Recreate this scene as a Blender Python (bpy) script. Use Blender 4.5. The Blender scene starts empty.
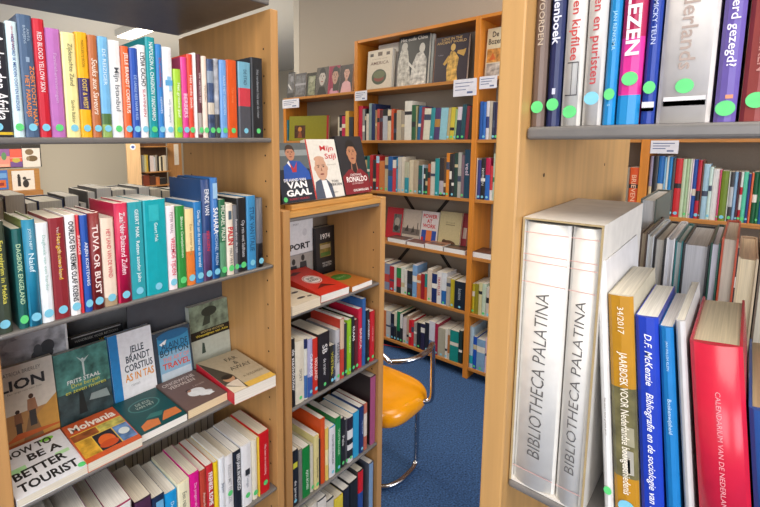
import bpy, bmesh, math, random
from mathutils import Vector, Matrix
random.seed(7)
C = bpy.context.scene.collection
S = bpy.context.scene
PI = math.pi
# ------------------------------------------------------------------ camera
H = 1.5                                    # eye height
FOC, PX, PY = 444.501, 309.55, 196.44      # lens measured on the 760x507 frame
PIT, ROLL, YAW = 0.12293, -0.005753, -0.791837
c_, s_ = math.cos(YAW), math.sin(YAW)
_r = Vector((c_, s_, 0)); _f = Vector((-s_, c_, 0)); _u = Vector((0, 0, 1))
FW = _f*math.cos(PIT)-_u*math.sin(PIT); _u1 = _u*math.cos(PIT)+_f*math.sin(PIT)
RT = _r*math.cos(ROLL)+_u1*math.sin(ROLL); UP = -_r*math.sin(ROLL)+_u1*math.cos(ROLL)
EYE = Vector((0, 0, H))
def ray(px, py): return RT*((px-PX)/FOC)+UP*((PY-py)/FOC)+FW
def at_y(px, py, Y): d = ray(px, py); return EYE+d*(Y/d.y)
def at_x(px, py, X): d = ray(px, py); return EYE+d*(X/d.x)
def at_z(px, py, Z): d = ray(px, py); return EYE+d*((Z-H)/d.z)
def proj(p):
    v = Vector(p)-EYE; z = v.dot(FW)
    return PX+FOC*v.dot(RT)/z, PY-FOC*v.dot(UP)/z
cam = bpy.data.cameras.new('camera'); co = bpy.data.objects.new('camera', cam); C.objects.link(co)
m = Matrix((RT, UP, -FW)).transposed().to_4x4(); m.translation = EYE; co.matrix_world = m
cam.sensor_width = 36; cam.lens = FOC/760*36; cam.clip_start = .02
cam.shift_x = (380-PX)/760; cam.shift_y = (PY-253.5)/760
S.camera = co
S.view_settings.view_transform = 'Standard'; S.view_settings.look = 'None'
S.view_settings.gamma = 1; S.view_settings.use_curve_mapping = False
S.view_settings.exposure = 0.0
# ------------------------------------------------------------------ materials
def lin(h):
    h = h.lstrip('#'); o = []
    for i in (0, 2, 4):
        v = int(h[i:i+2], 16)/255
        o.append(v/12.92 if v <= .04045 else ((v+.055)/1.055)**2.4)
    return (*o, 1)
MC = {}
def M(hexc, rough=.45, kind='plain'):
    k = (hexc, rough, kind)
    if k in MC: return MC[k]
    m = bpy.data.materials.new(f'{kind}_{hexc}'); m.use_nodes = True
    nt = m.node_tree; N = nt.nodes; L = nt.links; b = N['Principled BSDF']
    b.inputs['Roughness'].default_value = rough
    col = lin(hexc)
    tc = N.new('ShaderNodeTexCoord'); ns = N.new('ShaderNodeTexNoise'); mp = N.new('ShaderNodeMapping')
    L.new(tc.outputs['Object'], mp.inputs['Vector']); L.new(mp.outputs[0], ns.inputs['Vector'])
    mx = N.new('ShaderNodeMix'); mx.data_type = 'RGBA'
    lo, hi = .93, 1.05
    def bump(st, dist, src):
        bp = N.new('ShaderNodeBump'); bp.inputs['Strength'].default_value = st; bp.inputs['Distance'].default_value = dist
        L.new(src, bp.inputs['Height']); L.new(bp.outputs[0], b.inputs['Normal'])
    fac = ns.outputs[0]
    if kind == 'plain':
        ns.inputs['Scale'].default_value = 45
    elif kind == 'pages':                     # edges of leaves: fine lines across the block's thickness
        ns.inputs['Scale'].default_value = 5; mp.inputs['Scale'].default_value = (160, 2, 2); lo, hi = .8, 1.05
        b.inputs['Roughness'].default_value = .8
    elif kind == 'wood':                      # veneer with upright grain
        ns.inputs['Scale'].default_value = 3; mp.inputs['Scale'].default_value = (14, 14, .7); lo, hi = .84, 1.1
        ns.inputs['Detail'].default_value = 5
    elif kind == 'woodh':                     # grain running along the board
        ns.inputs['Scale'].default_value = 3; mp.inputs['Scale'].default_value = (2, 2, 30); lo, hi = .8, 1.1
    elif kind == 'carpet':
        ns.inputs['Scale'].default_value = 130; ns.inputs['Detail'].default_value = 4; lo, hi = .35, 1.7
        b.inputs['Roughness'].default_value = 1; bump(.6, .004, fac)
    elif kind == 'wall':
        ns.inputs['Scale'].default_value = 160; lo, hi = .96, 1.03; b.inputs['Roughness'].default_value = .9; bump(.05, .001, fac)
    elif kind == 'metal':
        ns.inputs['Scale'].default_value = 60; b.inputs['Metallic'].default_value = 1
    elif kind == 'glossy':
        ns.inputs['Scale'].default_value = 20; lo, hi = .97, 1.03
        b.inputs['Coat Weight'].default_value = .4; b.inputs['Coat Roughness'].default_value = .12
    elif kind == 'photo':                     # blotchy printed photograph
        ns.inputs['Scale'].default_value = 38; ns.inputs['Detail'].default_value = 6; lo, hi = .35, 1.7
    elif kind == 'ink':
        ns.inputs['Scale'].default_value = 80
    cr = N.new('ShaderNodeMapRange'); cr.inputs['From Min'].default_value = .3; cr.inputs['From Max'].default_value = .7
    L.new(fac, cr.inputs['Value']); L.new(cr.outputs[0], mx.inputs['Factor'])
    mx.inputs['A'].default_value = tuple(min(1, v*lo) for v in col[:3])+(1,)
    mx.inputs['B'].default_value = tuple(min(1, v*hi) for v in col[:3])+(1,)
    L.new(mx.outputs['Result'], b.inputs['Base Color'])
    MC[k] = m
    return m
def EM(hexc, st):
    m = bpy.data.materials.new('lamp_light'); m.use_nodes = True; nt = m.node_tree
    b = nt.nodes['Principled BSDF']; b.inputs['Base Color'].default_value = lin(hexc)
    b.inputs['Emission Color'].default_value = lin(hexc); b.inputs['Emission Strength'].default_value = st
    return m
# ------------------------------------------------------------------ object helpers
LABELS = {}
def tag(o, label, cat, group=None, kind=None):
    o['label'] = label; o['category'] = cat
    if group: o['group'] = group
    if kind: o['kind'] = kind
    LABELS.setdefault(label, []).append(o.name)
    return o
def thing(name, label, cat, loc=(0, 0, 0), rot=(0, 0, 0), group=None):
    o = bpy.data.objects.new(name, None); C.objects.link(o); o.empty_display_size = .05
    o.location = loc; o.rotation_euler = rot
    return tag(o, label, cat, group)
def obj(name, bm, mats, parent=None, label=None):
    me = bpy.data.meshes.new(name); bm.to_mesh(me); bm.free()
    for q in (mats if isinstance(mats, (list, tuple)) else [mats]): me.materials.append(q)
    o = bpy.data.objects.new(name, me); C.objects.link(o)
    if parent: o.parent = parent
    if label: o['label'] = label
    return o
def struct(name, bm, mat):
    o = obj(name, bm, mat); o['kind'] = 'structure'; return o
def box(bm, x0, x1, y0, y1, z0, z1, mi=0, bev=0, seg=2):
    r = bmesh.ops.create_cube(bm, size=1)
    for v in r['verts']:
        v.co = Vector(((x0+x1)/2+v.co.x*(x1-x0), (y0+y1)/2+v.co.y*(y1-y0), (z0+z1)/2+v.co.z*(z1-z0)))
    fs = {f for v in r['verts'] for f in v.link_faces}
    for f in fs: f.material_index = mi
    if bev:
        es = list({e for f in fs for e in f.edges})
        bmesh.ops.bevel(bm, geom=es, offset=bev, segments=seg, affect='EDGES', profile=.5)
    return bm
def bx(*a, **k): return box(bmesh.new(), *a, **k)
def tube(bm, pts, r, n=10, closed=False):
    pts = [Vector(p) for p in pts]; rings = []
    nrm = None
    for i, p in enumerate(pts):
        if closed: t = pts[(i+1) % len(pts)]-pts[i-1]
        else: t = pts[min(i+1, len(pts)-1)]-pts[max(i-1, 0)]
        t.normalize()
        if nrm is None:
            nrm = t.cross(Vector((0, 0, 1)))
            if nrm.length < .1: nrm = t.cross(Vector((1, 0, 0)))
        nrm = (nrm-t*nrm.dot(t)).normalized(); b = t.cross(nrm)
        rings.append([bm.verts.new(p+(nrm*math.cos(2*PI*k/n)+b*math.sin(2*PI*k/n))*r) for k in range(n)])
    R = len(rings)
    for i in range(R if closed else R-1):
        a, b2 = rings[i], rings[(i+1) % R]
        for k in range(n): f = bm.faces.new((a[k], a[(k+1) % n], b2[(k+1) % n], b2[k])); f.smooth = True
    if not closed: bm.faces.new(rings[0][::-1]); bm.faces.new(rings[-1])
    return bm
def spline(pts, n=8):
    pts = [Vector(p) for p in pts]; out = []
    for i in range(len(pts)-1):
        p0 = pts[max(i-1, 0)]; p1 = pts[i]; p2 = pts[i+1]; p3 = pts[min(i+2, len(pts)-1)]
        for k in range(n):
            t = k/n
            out.append(.5*((2*p1)+(p2-p0)*t+(2*p0-5*p1+4*p2-p3)*t*t+(3*p1-p0-3*p2+p3)*t**3))
    out.append(pts[-1]); return out
FC = {}
def text_mesh(s, bold=0, shear=0):
    """lettering as flat mesh data: list of verts, faces, and its bounds"""
    k = (s, bold, shear)
    if k in FC: return FC[k]
    cu = bpy.data.curves.new('t', 'FONT'); cu.body = s; cu.size = 1; cu.resolution_u = 2; cu.offset = bold; cu.shear = shear
    cu.space_line = .92
    cu.align_x = 'CENTER'
    ob = bpy.data.objects.new('t', cu); me = bpy.data.meshes.new_from_object(ob)
    vs = [(v.co.x, v.co.y) for v in me.vertices]; fs = [tuple(p.vertices) for p in me.polygons]
    bpy.data.objects.remove(ob); bpy.data.curves.remove(cu); bpy.data.meshes.remove(me)
    if not vs: vs = [(0, 0)]
    b = (min(v[0] for v in vs), max(v[0] for v in vs), min(v[1] for v in vs), max(v[1] for v in vs))
    FC[k] = (vs, fs, b); return FC[k]
def put_text(bm, s, origin, xd, yd, W, Hh, mi=0, bold=0.0, shear=0, maxstretch=1.35):
    """write s centred on origin inside W (along xd) by Hh (along yd)"""
    vs, fs, b = text_mesh(s, bold, shear)
    w, h = max(b[1]-b[0], 1e-3), max(b[3]-b[2], 1e-3)
    sx, sy = W/w, Hh/h
    sx = min(sx, sy*maxstretch); sy = min(sy, sx*maxstretch)
    cx, cy = (b[0]+b[1])/2, (b[2]+b[3])/2
    xd = Vector(xd); yd = Vector(yd); o = Vector(origin)
    nv = [bm.verts.new(o+xd*((x-cx)*sx)+yd*((y-cy)*sy)) for x, y in vs]
    for f in fs:
        try:
            q = bm.faces.new([nv[i] for i in f]); q.material_index = mi
        except ValueError: pass
    return bm
def disc(bm, o, xd, yd, rx, ry, mi=0, n=18):
    o = Vector(o); xd = Vector(xd); yd = Vector(yd)
    f = bm.faces.new([bm.verts.new(o+xd*(rx*math.cos(2*PI*k/n))+yd*(ry*math.sin(2*PI*k/n))) for k in range(n)])
    f.material_index = mi; return bm
# ------------------------------------------------------------------ books
STK = {'b': '7ec8e0', 'g': '5ed27a'}
PAPER = ['e9e4d6', 'efece4', 'e2dac6', 'ece8de']
def cover_bm(t, h, d, b, bands, bulge):
    """the jacket round a book: front board, spine and back board, open at the fore-edge; spine may carry colour bands"""
    bm = bmesh.new()
    e = min(.003, t*.2); A = 8 if bulge > .001 else 2
    arc = [(-(t/2-e)+(2*t-4*e)/2*k/A, .0006-(bulge+.0006)*(1-(2*k/A-1)**2)) for k in range(A+1)]
    out = [(-t/2, d), (-t/2, .0035)]+arc+[(t/2, .0035), (t/2, d)]
    q = max(b, t*.25)
    inn = [(-t/2+b, d), (-t/2+b, .006)]+[(max(-t/2+q, min(t/2-q, x)), .004+b) for x, _ in arc]+[(t/2-b, .006), (t/2-b, d)]
    NS = len(out)-1
    zs = sorted({0, 1, *[q for z0, z1, _ in bands for q in (z0, z1)]})
    O = [[bm.verts.new((x, y, z*h)) for x, y in out] for z in zs]
    I = [[bm.verts.new((x, y, z*h)) for x, y in inn] for z in (0, 1)]
    for k in range(len(zs)-1):
        zm = (zs[k]+zs[k+1])/2; mi = 0
        for j, (z0, z1, _) in enumerate(bands):
            if z0 < zm < z1: mi = 2+j
        for i in range(NS):
            f = bm.faces.new((O[k][i], O[k][i+1], O[k+1][i+1], O[k+1][i]))
            f.material_index = 1 if i in (0, NS-1) else mi
            f.smooth = A > 2 and 2 <= i <= NS-3
    for i in range(NS):
        f = bm.faces.new((I[0][i+1], I[0][i], I[1][i], I[1][i+1])); f.material_index = 1
        bm.faces.new((O[-1][i], O[-1][i+1], I[1][i+1], I[1][i])).material_index = 1
        bm.faces.new((O[0][i+1], O[0][i], I[0][i], I[0][i+1])).material_index = 1
    for i in (0, NS):
        loop = [O[k][i] for k in range(len(zs))]
        vs = loop+[I[1][i], I[0][i]]
        bm.faces.new(vs if i == NS else vs[::-1]).material_index = 1
    bmesh.ops.recalc_face_normals(bm, faces=bm.faces[:])
    return bm
def pages_bm(t, h, d, b, hb):
    ov = .003 if hb else .0004
    return bx(-t/2+b+.0001, t/2-b-.0001, .0065, d-ov-.0005, ov, h-ov)
def spine_book(t, h, d, hexc, label, group, loc, rz=0, side=None, title=None, tc='ffffff', stick=None, bands=(), hb=False,
               flip=False, lean=0, tw=.62, tz=.55, ts=.5, bold=.01, title2=None, tc2=None, t2=(.86, .2), sz=None, rough=.4, bulge=None,
               paper=None, name='book', rev=False, detail=True, shear=0, cat='book', marks=(), ss=.0075, photo=False, tx=0):
    """one upright book; spine towards local -y"""
    pivot = Vector((0, 0, 0))
    r = thing(name, label, cat, loc, (0, 0, rz), group)
    if lean: r.rotation_euler = (Matrix.Rotation(rz, 3, 'Z') @ Matrix.Rotation(math.radians(lean), 3, 'Y')).to_euler()
    b = .0022 if hb else .0007
    b = min(b, t*.2)
    if bulge is None: bulge = .0022 if hb else .0006
    mats = [M(hexc, rough, 'photo' if photo else 'plain'), M(side or hexc, rough)]+[M(q[2].lstrip('*'), rough, 'photo' if q[2][0] == '*' else 'plain') for q in bands]
    cv = cover_bm(t, h, d, b, bands, bulge)
    pg = pages_bm(t, h, d, b, hb)
    if rev:                                     # shelved back to front: the fore-edge looks out
        for q in (cv, pg):
            for v in q.verts: v.co.y = d-v.co.y; v.co.x = -v.co.x
    cov = obj('cover', cv, mats, r)
    obj('page_block', pg, M(paper or random.choice(PAPER), .8, 'pages'), r)
    y = -bulge-.0005
    XD, YD = ((0, 0, 1), (-1, 0, 0)) if flip else ((0, 0, -1), (1, 0, 0))
    if title:
        bm = bmesh.new(); put_text(bm, title, (tx*t, y, h*tz), XD, YD, h*tw, t*ts, 0, bold, shear)
        obj('spine_title', bm, M(tc, .5, 'ink'), cov)
    if title2:
        bm = bmesh.new(); put_text(bm, title2, (0, y, h*t2[0]), XD, YD, h*t2[1], t*ts*.6, 0, 0, shear)
        obj('spine_author', bm, M(tc2 or tc, .5, 'ink'), cov)
    for z0, z1, x0, x1, hx in marks:
        bm = bmesh.new(); v = [bm.verts.new((x*t/2, y+.0001, z*h)) for x, z in ((x0, z0), (x1, z0), (x1, z1), (x0, z1))]; bm.faces.new(v)
        obj('spine_mark', bm, M(hx, .5, 'ink'), cov)
    if stick:
        rr = min(ss, t*.46)
        bm = bmesh.new(); disc(bm, (0, y-.0003, sz if sz else .017), (1, 0, 0), (0, 0, 1), rr, min(ss, rr*1.25))
        obj('round_sticker', bm, M(STK[stick], .5, 'ink'), cov)
    return r
def cover_book(w, h, t, hexc, label, group, loc, rot, art=None, texts=(), hb=False, name='book', spine=None, paper=None, stick=None, rough=.35, back=None, cat='book'):
    """a book showing its front cover: cover in local XZ facing -y, foot of the cover at the origin, spine on the left"""
    r = thing(name, label, cat, loc, rot, group)
    b = .0025 if hb else .0008
    bm = bmesh.new()
    box(bm, -w/2, w/2, 0, b, 0, h, 0, .0003, 1)
    box(bm, -w/2, w/2, t-b, t, 0, h, 1, .0003, 1)
    box(bm, -w/2, -w/2+b, b, t-b, 0, h, 1, 0)
    cov = obj('cover', bm, [M(hexc, rough), M(spine or back or hexc, rough)], r)
    ov = .003 if hb else .0006
    bm = bmesh.new(); box(bm, b, t-b, -(w/2-ov), w/2-b-.0002, ov, h-ov)
    po = obj('page_block', bm, M(paper or random.choice(PAPER), .8, 'pages'), r)
    po.rotation_euler = (0, 0, PI/2)
    if art:
        art = [('r', .002, .002, .998, .998, hexc)]+list(art)
        bm = bmesh.new(); mats = []; idx = {}
        for n_, sh in enumerate(art):
            y = -.0002-.00005*n_; hx = sh[-1]
            if hx not in idx: idx[hx] = len(mats); mats.append(M(hx[1:], .4, 'photo') if hx[0] == '*' else M(hx, .4, 'ink'))
            P = lambda q: ((q[0]-.5)*w, y, q[1]*h)
            if sh[0] == 'r': pts = [(sh[1], sh[2]), (sh[3], sh[2]), (sh[3], sh[4]), (sh[1], sh[4])]
            elif sh[0] == 'p': pts = sh[1]
            else: pts = [(sh[1]+sh[3]*math.cos(2*PI*k/22), sh[2]+sh[4]*math.sin(2*PI*k/22)) for k in range(22)]
            f = bm.faces.new([bm.verts.new(P(q)) for q in pts]); f.material_index = idx[hx]
        obj('cover_picture', bm, mats, cov)
    y = -.0002-.00005*(len(art or ())+2)
    for tx in texts:
        s, x, z, tw, th, hx = tx[:6]; bold = tx[6] if len(tx) > 6 else .01; an = tx[7] if len(tx) > 7 else 0
        bm = bmesh.new(); a = math.radians(an)
        put_text(bm, s, ((x-.5)*w, y, z*h), (math.cos(a), 0, math.sin(a)), (-math.sin(a), 0, math.cos(a)), tw*w, th*h, 0, bold, 0, 1.6)
        obj('cover_title', bm, M(hx, .5, 'ink'), cov)
    if stick:
        bm = bmesh.new(); disc(bm, ((stick[1]-.5)*w, y-.0002, stick[2]*h), (1, 0, 0), (0, 0, 1), .0075, .0075)
        obj('round_sticker', bm, M(STK[stick[0]], .5, 'ink'), cov)
    return r
LIMITS = {'y': [(.1410, .7560), (.8442, 1.2780)], 'x': [(-2.8608, -2.0900), (-2.0590, -1.1920), (-1.1590, -.3660), (-.33, .519)]}
class Row:
    """a shelf of upright books: frame coordinate u runs to the viewer's right along the shelf"""
    def __init__(s, axis, pos, z): s.axis, s.pos, s.z = axis, pos, z
    def u(s, px, z=None):
        z = s.z if z is None else z; py = 250
        for _ in range(6):
            p = at_y(px, py, s.pos) if s.axis == 'y' else at_x(px, py, s.pos)
            q = Vector((p.x, s.pos, z)) if s.axis == 'y' else Vector((s.pos, p.y, z))
            py = proj(q)[1]
        return q.x if s.axis == 'y' else -q.y
    def pt(s, u, z, back=0): return Vector((u, s.pos+back, z)) if s.axis == 'y' else Vector((s.pos+back, -u, z))
    def height(s, u, py):
        lo, hi = -1, 4
        for _ in range(40):
            mid = (lo+hi)/2
            if proj(s.pt(u, mid))[1] > py: lo = mid
            else: hi = mid
        return lo-s.z
    @property
    def rz(s): return 0 if s.axis == 'y' else -PI/2
    def add(s, l, r, top, hexc, label, group, back=0, h=None, zref=None, gap=.0004, d=None, lean=0, **k):
        u0, u1 = s.u(l, zref), s.u(r, zref)
        for a_, b_ in LIMITS[s.axis]:
            if a_ < (u0+u1)/2 < b_: u0, u1 = max(u0, a_), min(u1, b_)
        t = u1-u0-gap
        if h is None: h = s.height((u0+u1)/2, top)
        if d is None: d = min(.155, h*.66)
        if lean:
            a = math.radians(abs(lean)); um = u1 if lean > 0 else u0
            tt = t*math.cos(a)
            off = (u1-gap/2) if lean > 0 else (u0+gap/2)
            cx = off-math.copysign(tt/2*math.cos(a), lean); lz = s.z+tt/2*math.sin(a)
            return spine_book(tt, h/math.cos(a), d, hexc, label, group, s.pt(cx, lz, back), s.rz, lean=lean, **k)
        return spine_book(t, h, d, hexc, label, group, s.pt((u0+u1)/2, s.z, back), s.rz, **k)
ORD = 'zeroth first second third fourth fifth sixth seventh eighth ninth tenth eleventh twelfth thirteenth fourteenth fifteenth sixteenth seventeenth eighteenth nineteenth twentieth'.split()
def ordn(n):
    if n <= 20: return ORD[n]
    t = {2: 'twenty', 3: 'thirty', 4: 'forty'}[n//10]
    return t+'-'+ORD[n % 10] if n % 10 else t[:-1]+'ieth'
NAMED = {'black': '1c1c20', 'dark grey': '4a4a4e', 'grey': '8a8a8a', 'white': 'ececea', 'cream': 'e4dac0', 'tan': 'b99d78', 'brown': '6b4a32',
         'maroon': '6e2430', 'red': 'c62030', 'crimson': 'c41850', 'orange': 'dd6a28', 'yellow': 'd8c040', 'olive': '7d7a28', 'lime green': '8cc83a',
         'green': '2c7a44', 'dark green': '1d4a38', 'teal': '1f7f86', 'turquoise': '3cc0c4', 'light blue': '8cbcdc', 'blue': '2a62b4', 'navy': '1c2a58',
         'purple': '5a3a78', 'pink': 'd890a0', 'pale green': 'b8d0b0', 'slate blue': '6a86a8'}
def cname(h):
    a = [int(h[i:i+2], 16) for i in (0, 2, 4)]
    return min(NAMED, key=lambda n: sum((p-int(NAMED[n][i:i+2], 16))**2 for p, i in zip(a, (0, 2, 4))))
ROWS = {}
def auto_row(row, start, specs, phrase, group, lean=0, depth=None, first=1, side='left', sticks=True, jitter=.004, **kw):
    l = start; n = first
    for sp in specs:
        r, top, hx = sp[:3]; k = dict(sp[3]) if len(sp) > 3 else {}
        l = k.pop('l', l)
        lab = k.pop('label', f'{cname(hx)} spined book, {ordn(n)} from {side} on {phrase}')
        bands = k.pop('bands', None)
        if bands is None:
            bands = []
            if random.random() < .45:
                a = random.uniform(.25, .7); bands.append((a, a+random.uniform(.06, .2), random.choice(['e8e4da', '26262c', 'c8b890', '404a60', 'd8d0c0'])))
        kk = dict(kw); kk.update(k)
        if sticks and 'stick' not in kk and random.random() < .6: kk['stick'] = random.choice('bg')
        if 'd' not in kk: kk['d'] = (depth or .14)+random.uniform(-.012, .012)
        o = row.add(l, r, top, hx, lab, group, back=kk.pop('back', random.uniform(0, jitter)), lean=kk.pop('lean', lean), bands=bands, **kk)
        ROWS.setdefault(phrase, []).append((l, o, cname(hx)))
        l = r; n += 1
    return n

def loc_label(lab, words):
    """say which shelf, where the description alone does not"""
    if 'shelf' in lab or 'narrow case' in lab or 'bookcase' in lab or len((lab+' '+words).split()) > 16: return lab
    return lab+', '+words
# ------------------------------------------------------------------ the room
WOOD, WOODF = 'bf9058', 'c8944c'
FW_ = 'd0822a'                               # orange varnished wood of the far case
CEIL = 3.1
XW = 2.85
struct('floor', bx(-2.2, 7, -3, 9.6, -.06, 0), M('2c4d7a', 1, 'carpet'))
struct('ceiling', bx(-2.2, 7, -3, 9.6, CEIL, CEIL+.06), M('e6e2d8', .9, 'wall'))
struct('wall_back', bx(XW, XW+.14, -3, 2.93, 0, CEIL), M('a89e90', .9, 'wall'))
struct('wall_far', bx(-2.2, 7, 9.5, 9.6, 0, CEIL), M('d6cdbb', .9, 'wall'))
struct('wall_left', bx(-2.3, -2.2, -3, 9.6, 0, CEIL), M('d6cdbb', .9, 'wall'))
struct('wall_right', bx(7, 7.1, -3, 9.6, 0, CEIL), M('c9c2b4', .9, 'wall'))
struct('wall_light_block', bx(XW-.002, 7, 2.93, 3.0, 0, CEIL), M('c9c2b4', .9, 'wall'))  # unseen wall, added to shut outside light off from the far room

def bookcase(label, kind='bookcase'): return thing('bookcase', label, 'bookcase', (0, 0, 0))
STEEL = '6e6b68'
def steel_shelf(parent, x0, x1, y0, y1, z1, th=.014, lab=None, front='y'):
    bm = bmesh.new(); box(bm, x0, x1, y0, y1, z1-th, z1, 0, .004, 3)
    return obj('shelf', bm, M(STEEL, .32), parent, lab)
def panel(parent, x0, x1, y0, y1, z0, z1, holes=(), hx=WOOD, lab=None):
    bm = bmesh.new(); box(bm, x0, x1, y0, y1, z0, z1, 0, .002, 2)
    for (x, y, z, ax) in holes:
        if ax == 'x': disc(bm, (x, y, z), (0, 1, 0), (0, 0, 1), .0028, .0028, 1, 10)
        else: disc(bm, (x, y, z), (1, 0, 0), (0, 0, 1), .0028, .0028, 1, 10)
    return obj('side_panel', bm, [M(hx, .4, 'wood'), M('2a2018', .9)], parent, lab)

# ---- left bookcase: open back, books on both of its sides
LY0, LY1 = .88, 1.333
lb = bookcase('pale wood bookcase with grey shelves at the left, open through its back')
panel(lb, .113, .14, LY0, LY1, 0, 1.83)
zs_ = [.24+.068*k for k in range(23)]
panel(lb, .7565, .781, LY0, LY1, 0, 1.83, [(.7562, LY0+.03, z, 'x') for z in zs_]+[(.7562, LY1-.05, z, 'x') for z in zs_])
LZ = [1.861, 1.510, 1.174, .849, .522, .19]
for i, z in enumerate(LZ):
    steel_shelf(lb, .1405, .756, LY0+.002, 1.10 if i == 1 else LY1-.002, z, .024 if i == 0 else .012 if i == 1 else .009)
steel_shelf(lb, .1405, .756, 1.105, LY1-.002, 1.61, .012)  # unseen rear shelf, set high so light reaches the rear row
obj('back_panel', bx(.46, .756, 1.130, 1.134, .851, 1.163), M('55585f', .5), lb, 'dark grey steel panel behind the display shelf')
obj('back_panel', bx(.1405, .756, 1.326, 1.33, .851, 1.163), M('c4c3c4', .5), lb, 'pale grey steel panel at the far side')
obj('plinth', bx(.1405, .753, .9, 1.31, 0, .175), M(WOOD, .5, 'woodh'), lb)
# ---- narrow case in the middle
my0, my1 = .91, 1.175
mb = bookcase('narrow chest-high wooden bookcase right of the left bookcase, portrait books on top')
hz = [.2+.065*k for k in range(16)]
panel(mb, .816, .843, my0, my1, 0, 1.308, [(.8155, my0+.03, z, 'x') for z in hz])
panel(mb, 1.279, 1.3095, my0, my1, 0, 1.304, [(1.2787, my0+.03, z, 'x') for z in hz])
MZ = [.996, .704, .372, .073]
steel_shelf(mb, .8435, 1.2785, my0+.004, my1-.012, 1.284, .012)
for z in MZ: steel_shelf(mb, .8435, 1.2785, my0+.001, my1-.012, z, .010)
obj('top_board', bx(.8435, 1.2785, my0+.001, my1, 1.2845, 1.301, 0, .001), M(WOODF, .4, 'woodh'), mb)
obj('back_panel', bx(.8435, 1.2785, my1-.01, my1-.002, .02, 1.284), M('7a6a58', .6, 'wood'), mb)
obj('plinth', bx(.8435, 1.2785, my0+.02, my1-.02, 0, .06), M(WOOD, .5, 'woodh'), mb)
# ---- right bookcase, seen from close by
RX0, RX1 = .52, 1.165
rb = bookcase('pale wood bookcase with grey shelves standing close at the right edge')
hz = [.3+.068*k for k in range(24)]
panel(rb, RX0, RX1, .184, .2106, 0, 1.92, [(RX0+.09, .1837, z, 'y') for z in hz]+[(RX0+.42, .1837, z, 'y') for z in hz], 'c79a5e')
panel(rb, RX0, RX1, -1.227, -1.2, 0, 1.92)  # unseen end panel, pushed outward to let aisle light through
for z in (1.515, 1.0766, .72, .4, .12):
    steel_shelf(rb, RX0+.018, .80 if z > 1.4 else RX1-.01, -1.1995, .1835, z, .0145 if z > 1.4 else .010)
steel_shelf(rb, .81, RX1-.01, -1.1995, .1835, 1.78, .012)  # unseen rear shelf, raised clear of the light on the books below
steel_shelf(rb, RX0+.018, RX1-.01, -1.1995, .1835, 1.89)
# ---- tall case along the back wall
FX0, FX1 = 2.584, 2.845
k_ = 1.0714
fb = bookcase('long wall bookcase of orange varnished wood on the back wall')
FZ_TOP = 1.486+.357-.0005
def upright(y0, y1, z1): return obj('upright', bx(FX0, FX1, y0, y1, 0, z1, 0, .002), M(FW_, .4, 'wood'), fb)
TOPZ = 2.213
for y0, y1, z1 in ((2.832, 2.861, FZ_TOP), (2.06, 2.089, TOPZ), (1.16, 1.191, TOPZ), (.331, .365, TOPZ), (-.55, -.52, TOPZ)): upright(y0, y1, z1)
bays = [(2.0895, 2.8315), (1.1915, 2.0595), (.3655, 1.1595), (-.5195, .3305)]
FZ = [1.486+.357*j for j in (1, 0, -1, -2, -3, -4)]
def fshelf(y0, y1, z): return obj('shelf', bx(FX0+.004, FX1, y0, y1, z, z+.02, 0, .002), M('ba7c38', .4, 'woodh'), fb)
for bi, (y0, y1) in enumerate(bays):
    for z in FZ: fshelf(y0, y1+(.0295 if bi == 0 and z == FZ[0] else 0), z)
    if bi: obj('top_board', bx(FX0, FX1, y0, y1, TOPZ-.02, TOPZ, 0, .002), M(FW_, .4, 'woodh'), fb)
def strap(p, q):
    bm = bmesh.new(); p = Vector(p); q = Vector(q); d = (q-p).normalized(); n = Vector((0, -d.z, d.y))*.011
    v = []
    for a in (-1, 1):
        for b in (p-n, p+n, q+n, q-n): v.append(bm.verts.new(b+Vector((a*.0012, 0, 0))))
    for f in ((3, 2, 1, 0), (4, 5, 6, 7), (0, 1, 5, 4), (1, 2, 6, 5), (2, 3, 7, 6), (3, 0, 4, 7)): bm.faces.new([v[i] for i in f])
    return obj('cross_brace', bm, M('201d1c', .5), fb, 'black steel cross brace')
xs = FX1+.0015
strap(at_x(376, 149.5, xs), at_x(462, 287, xs)); strap(at_x(470, 173, xs), at_x(385, 277, xs))
obj('plinth', bx(FX1-.03, FX1, -.5195, 2.8605, 0, .07), M('3a2a1c', .6, 'wood'), fb)

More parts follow.
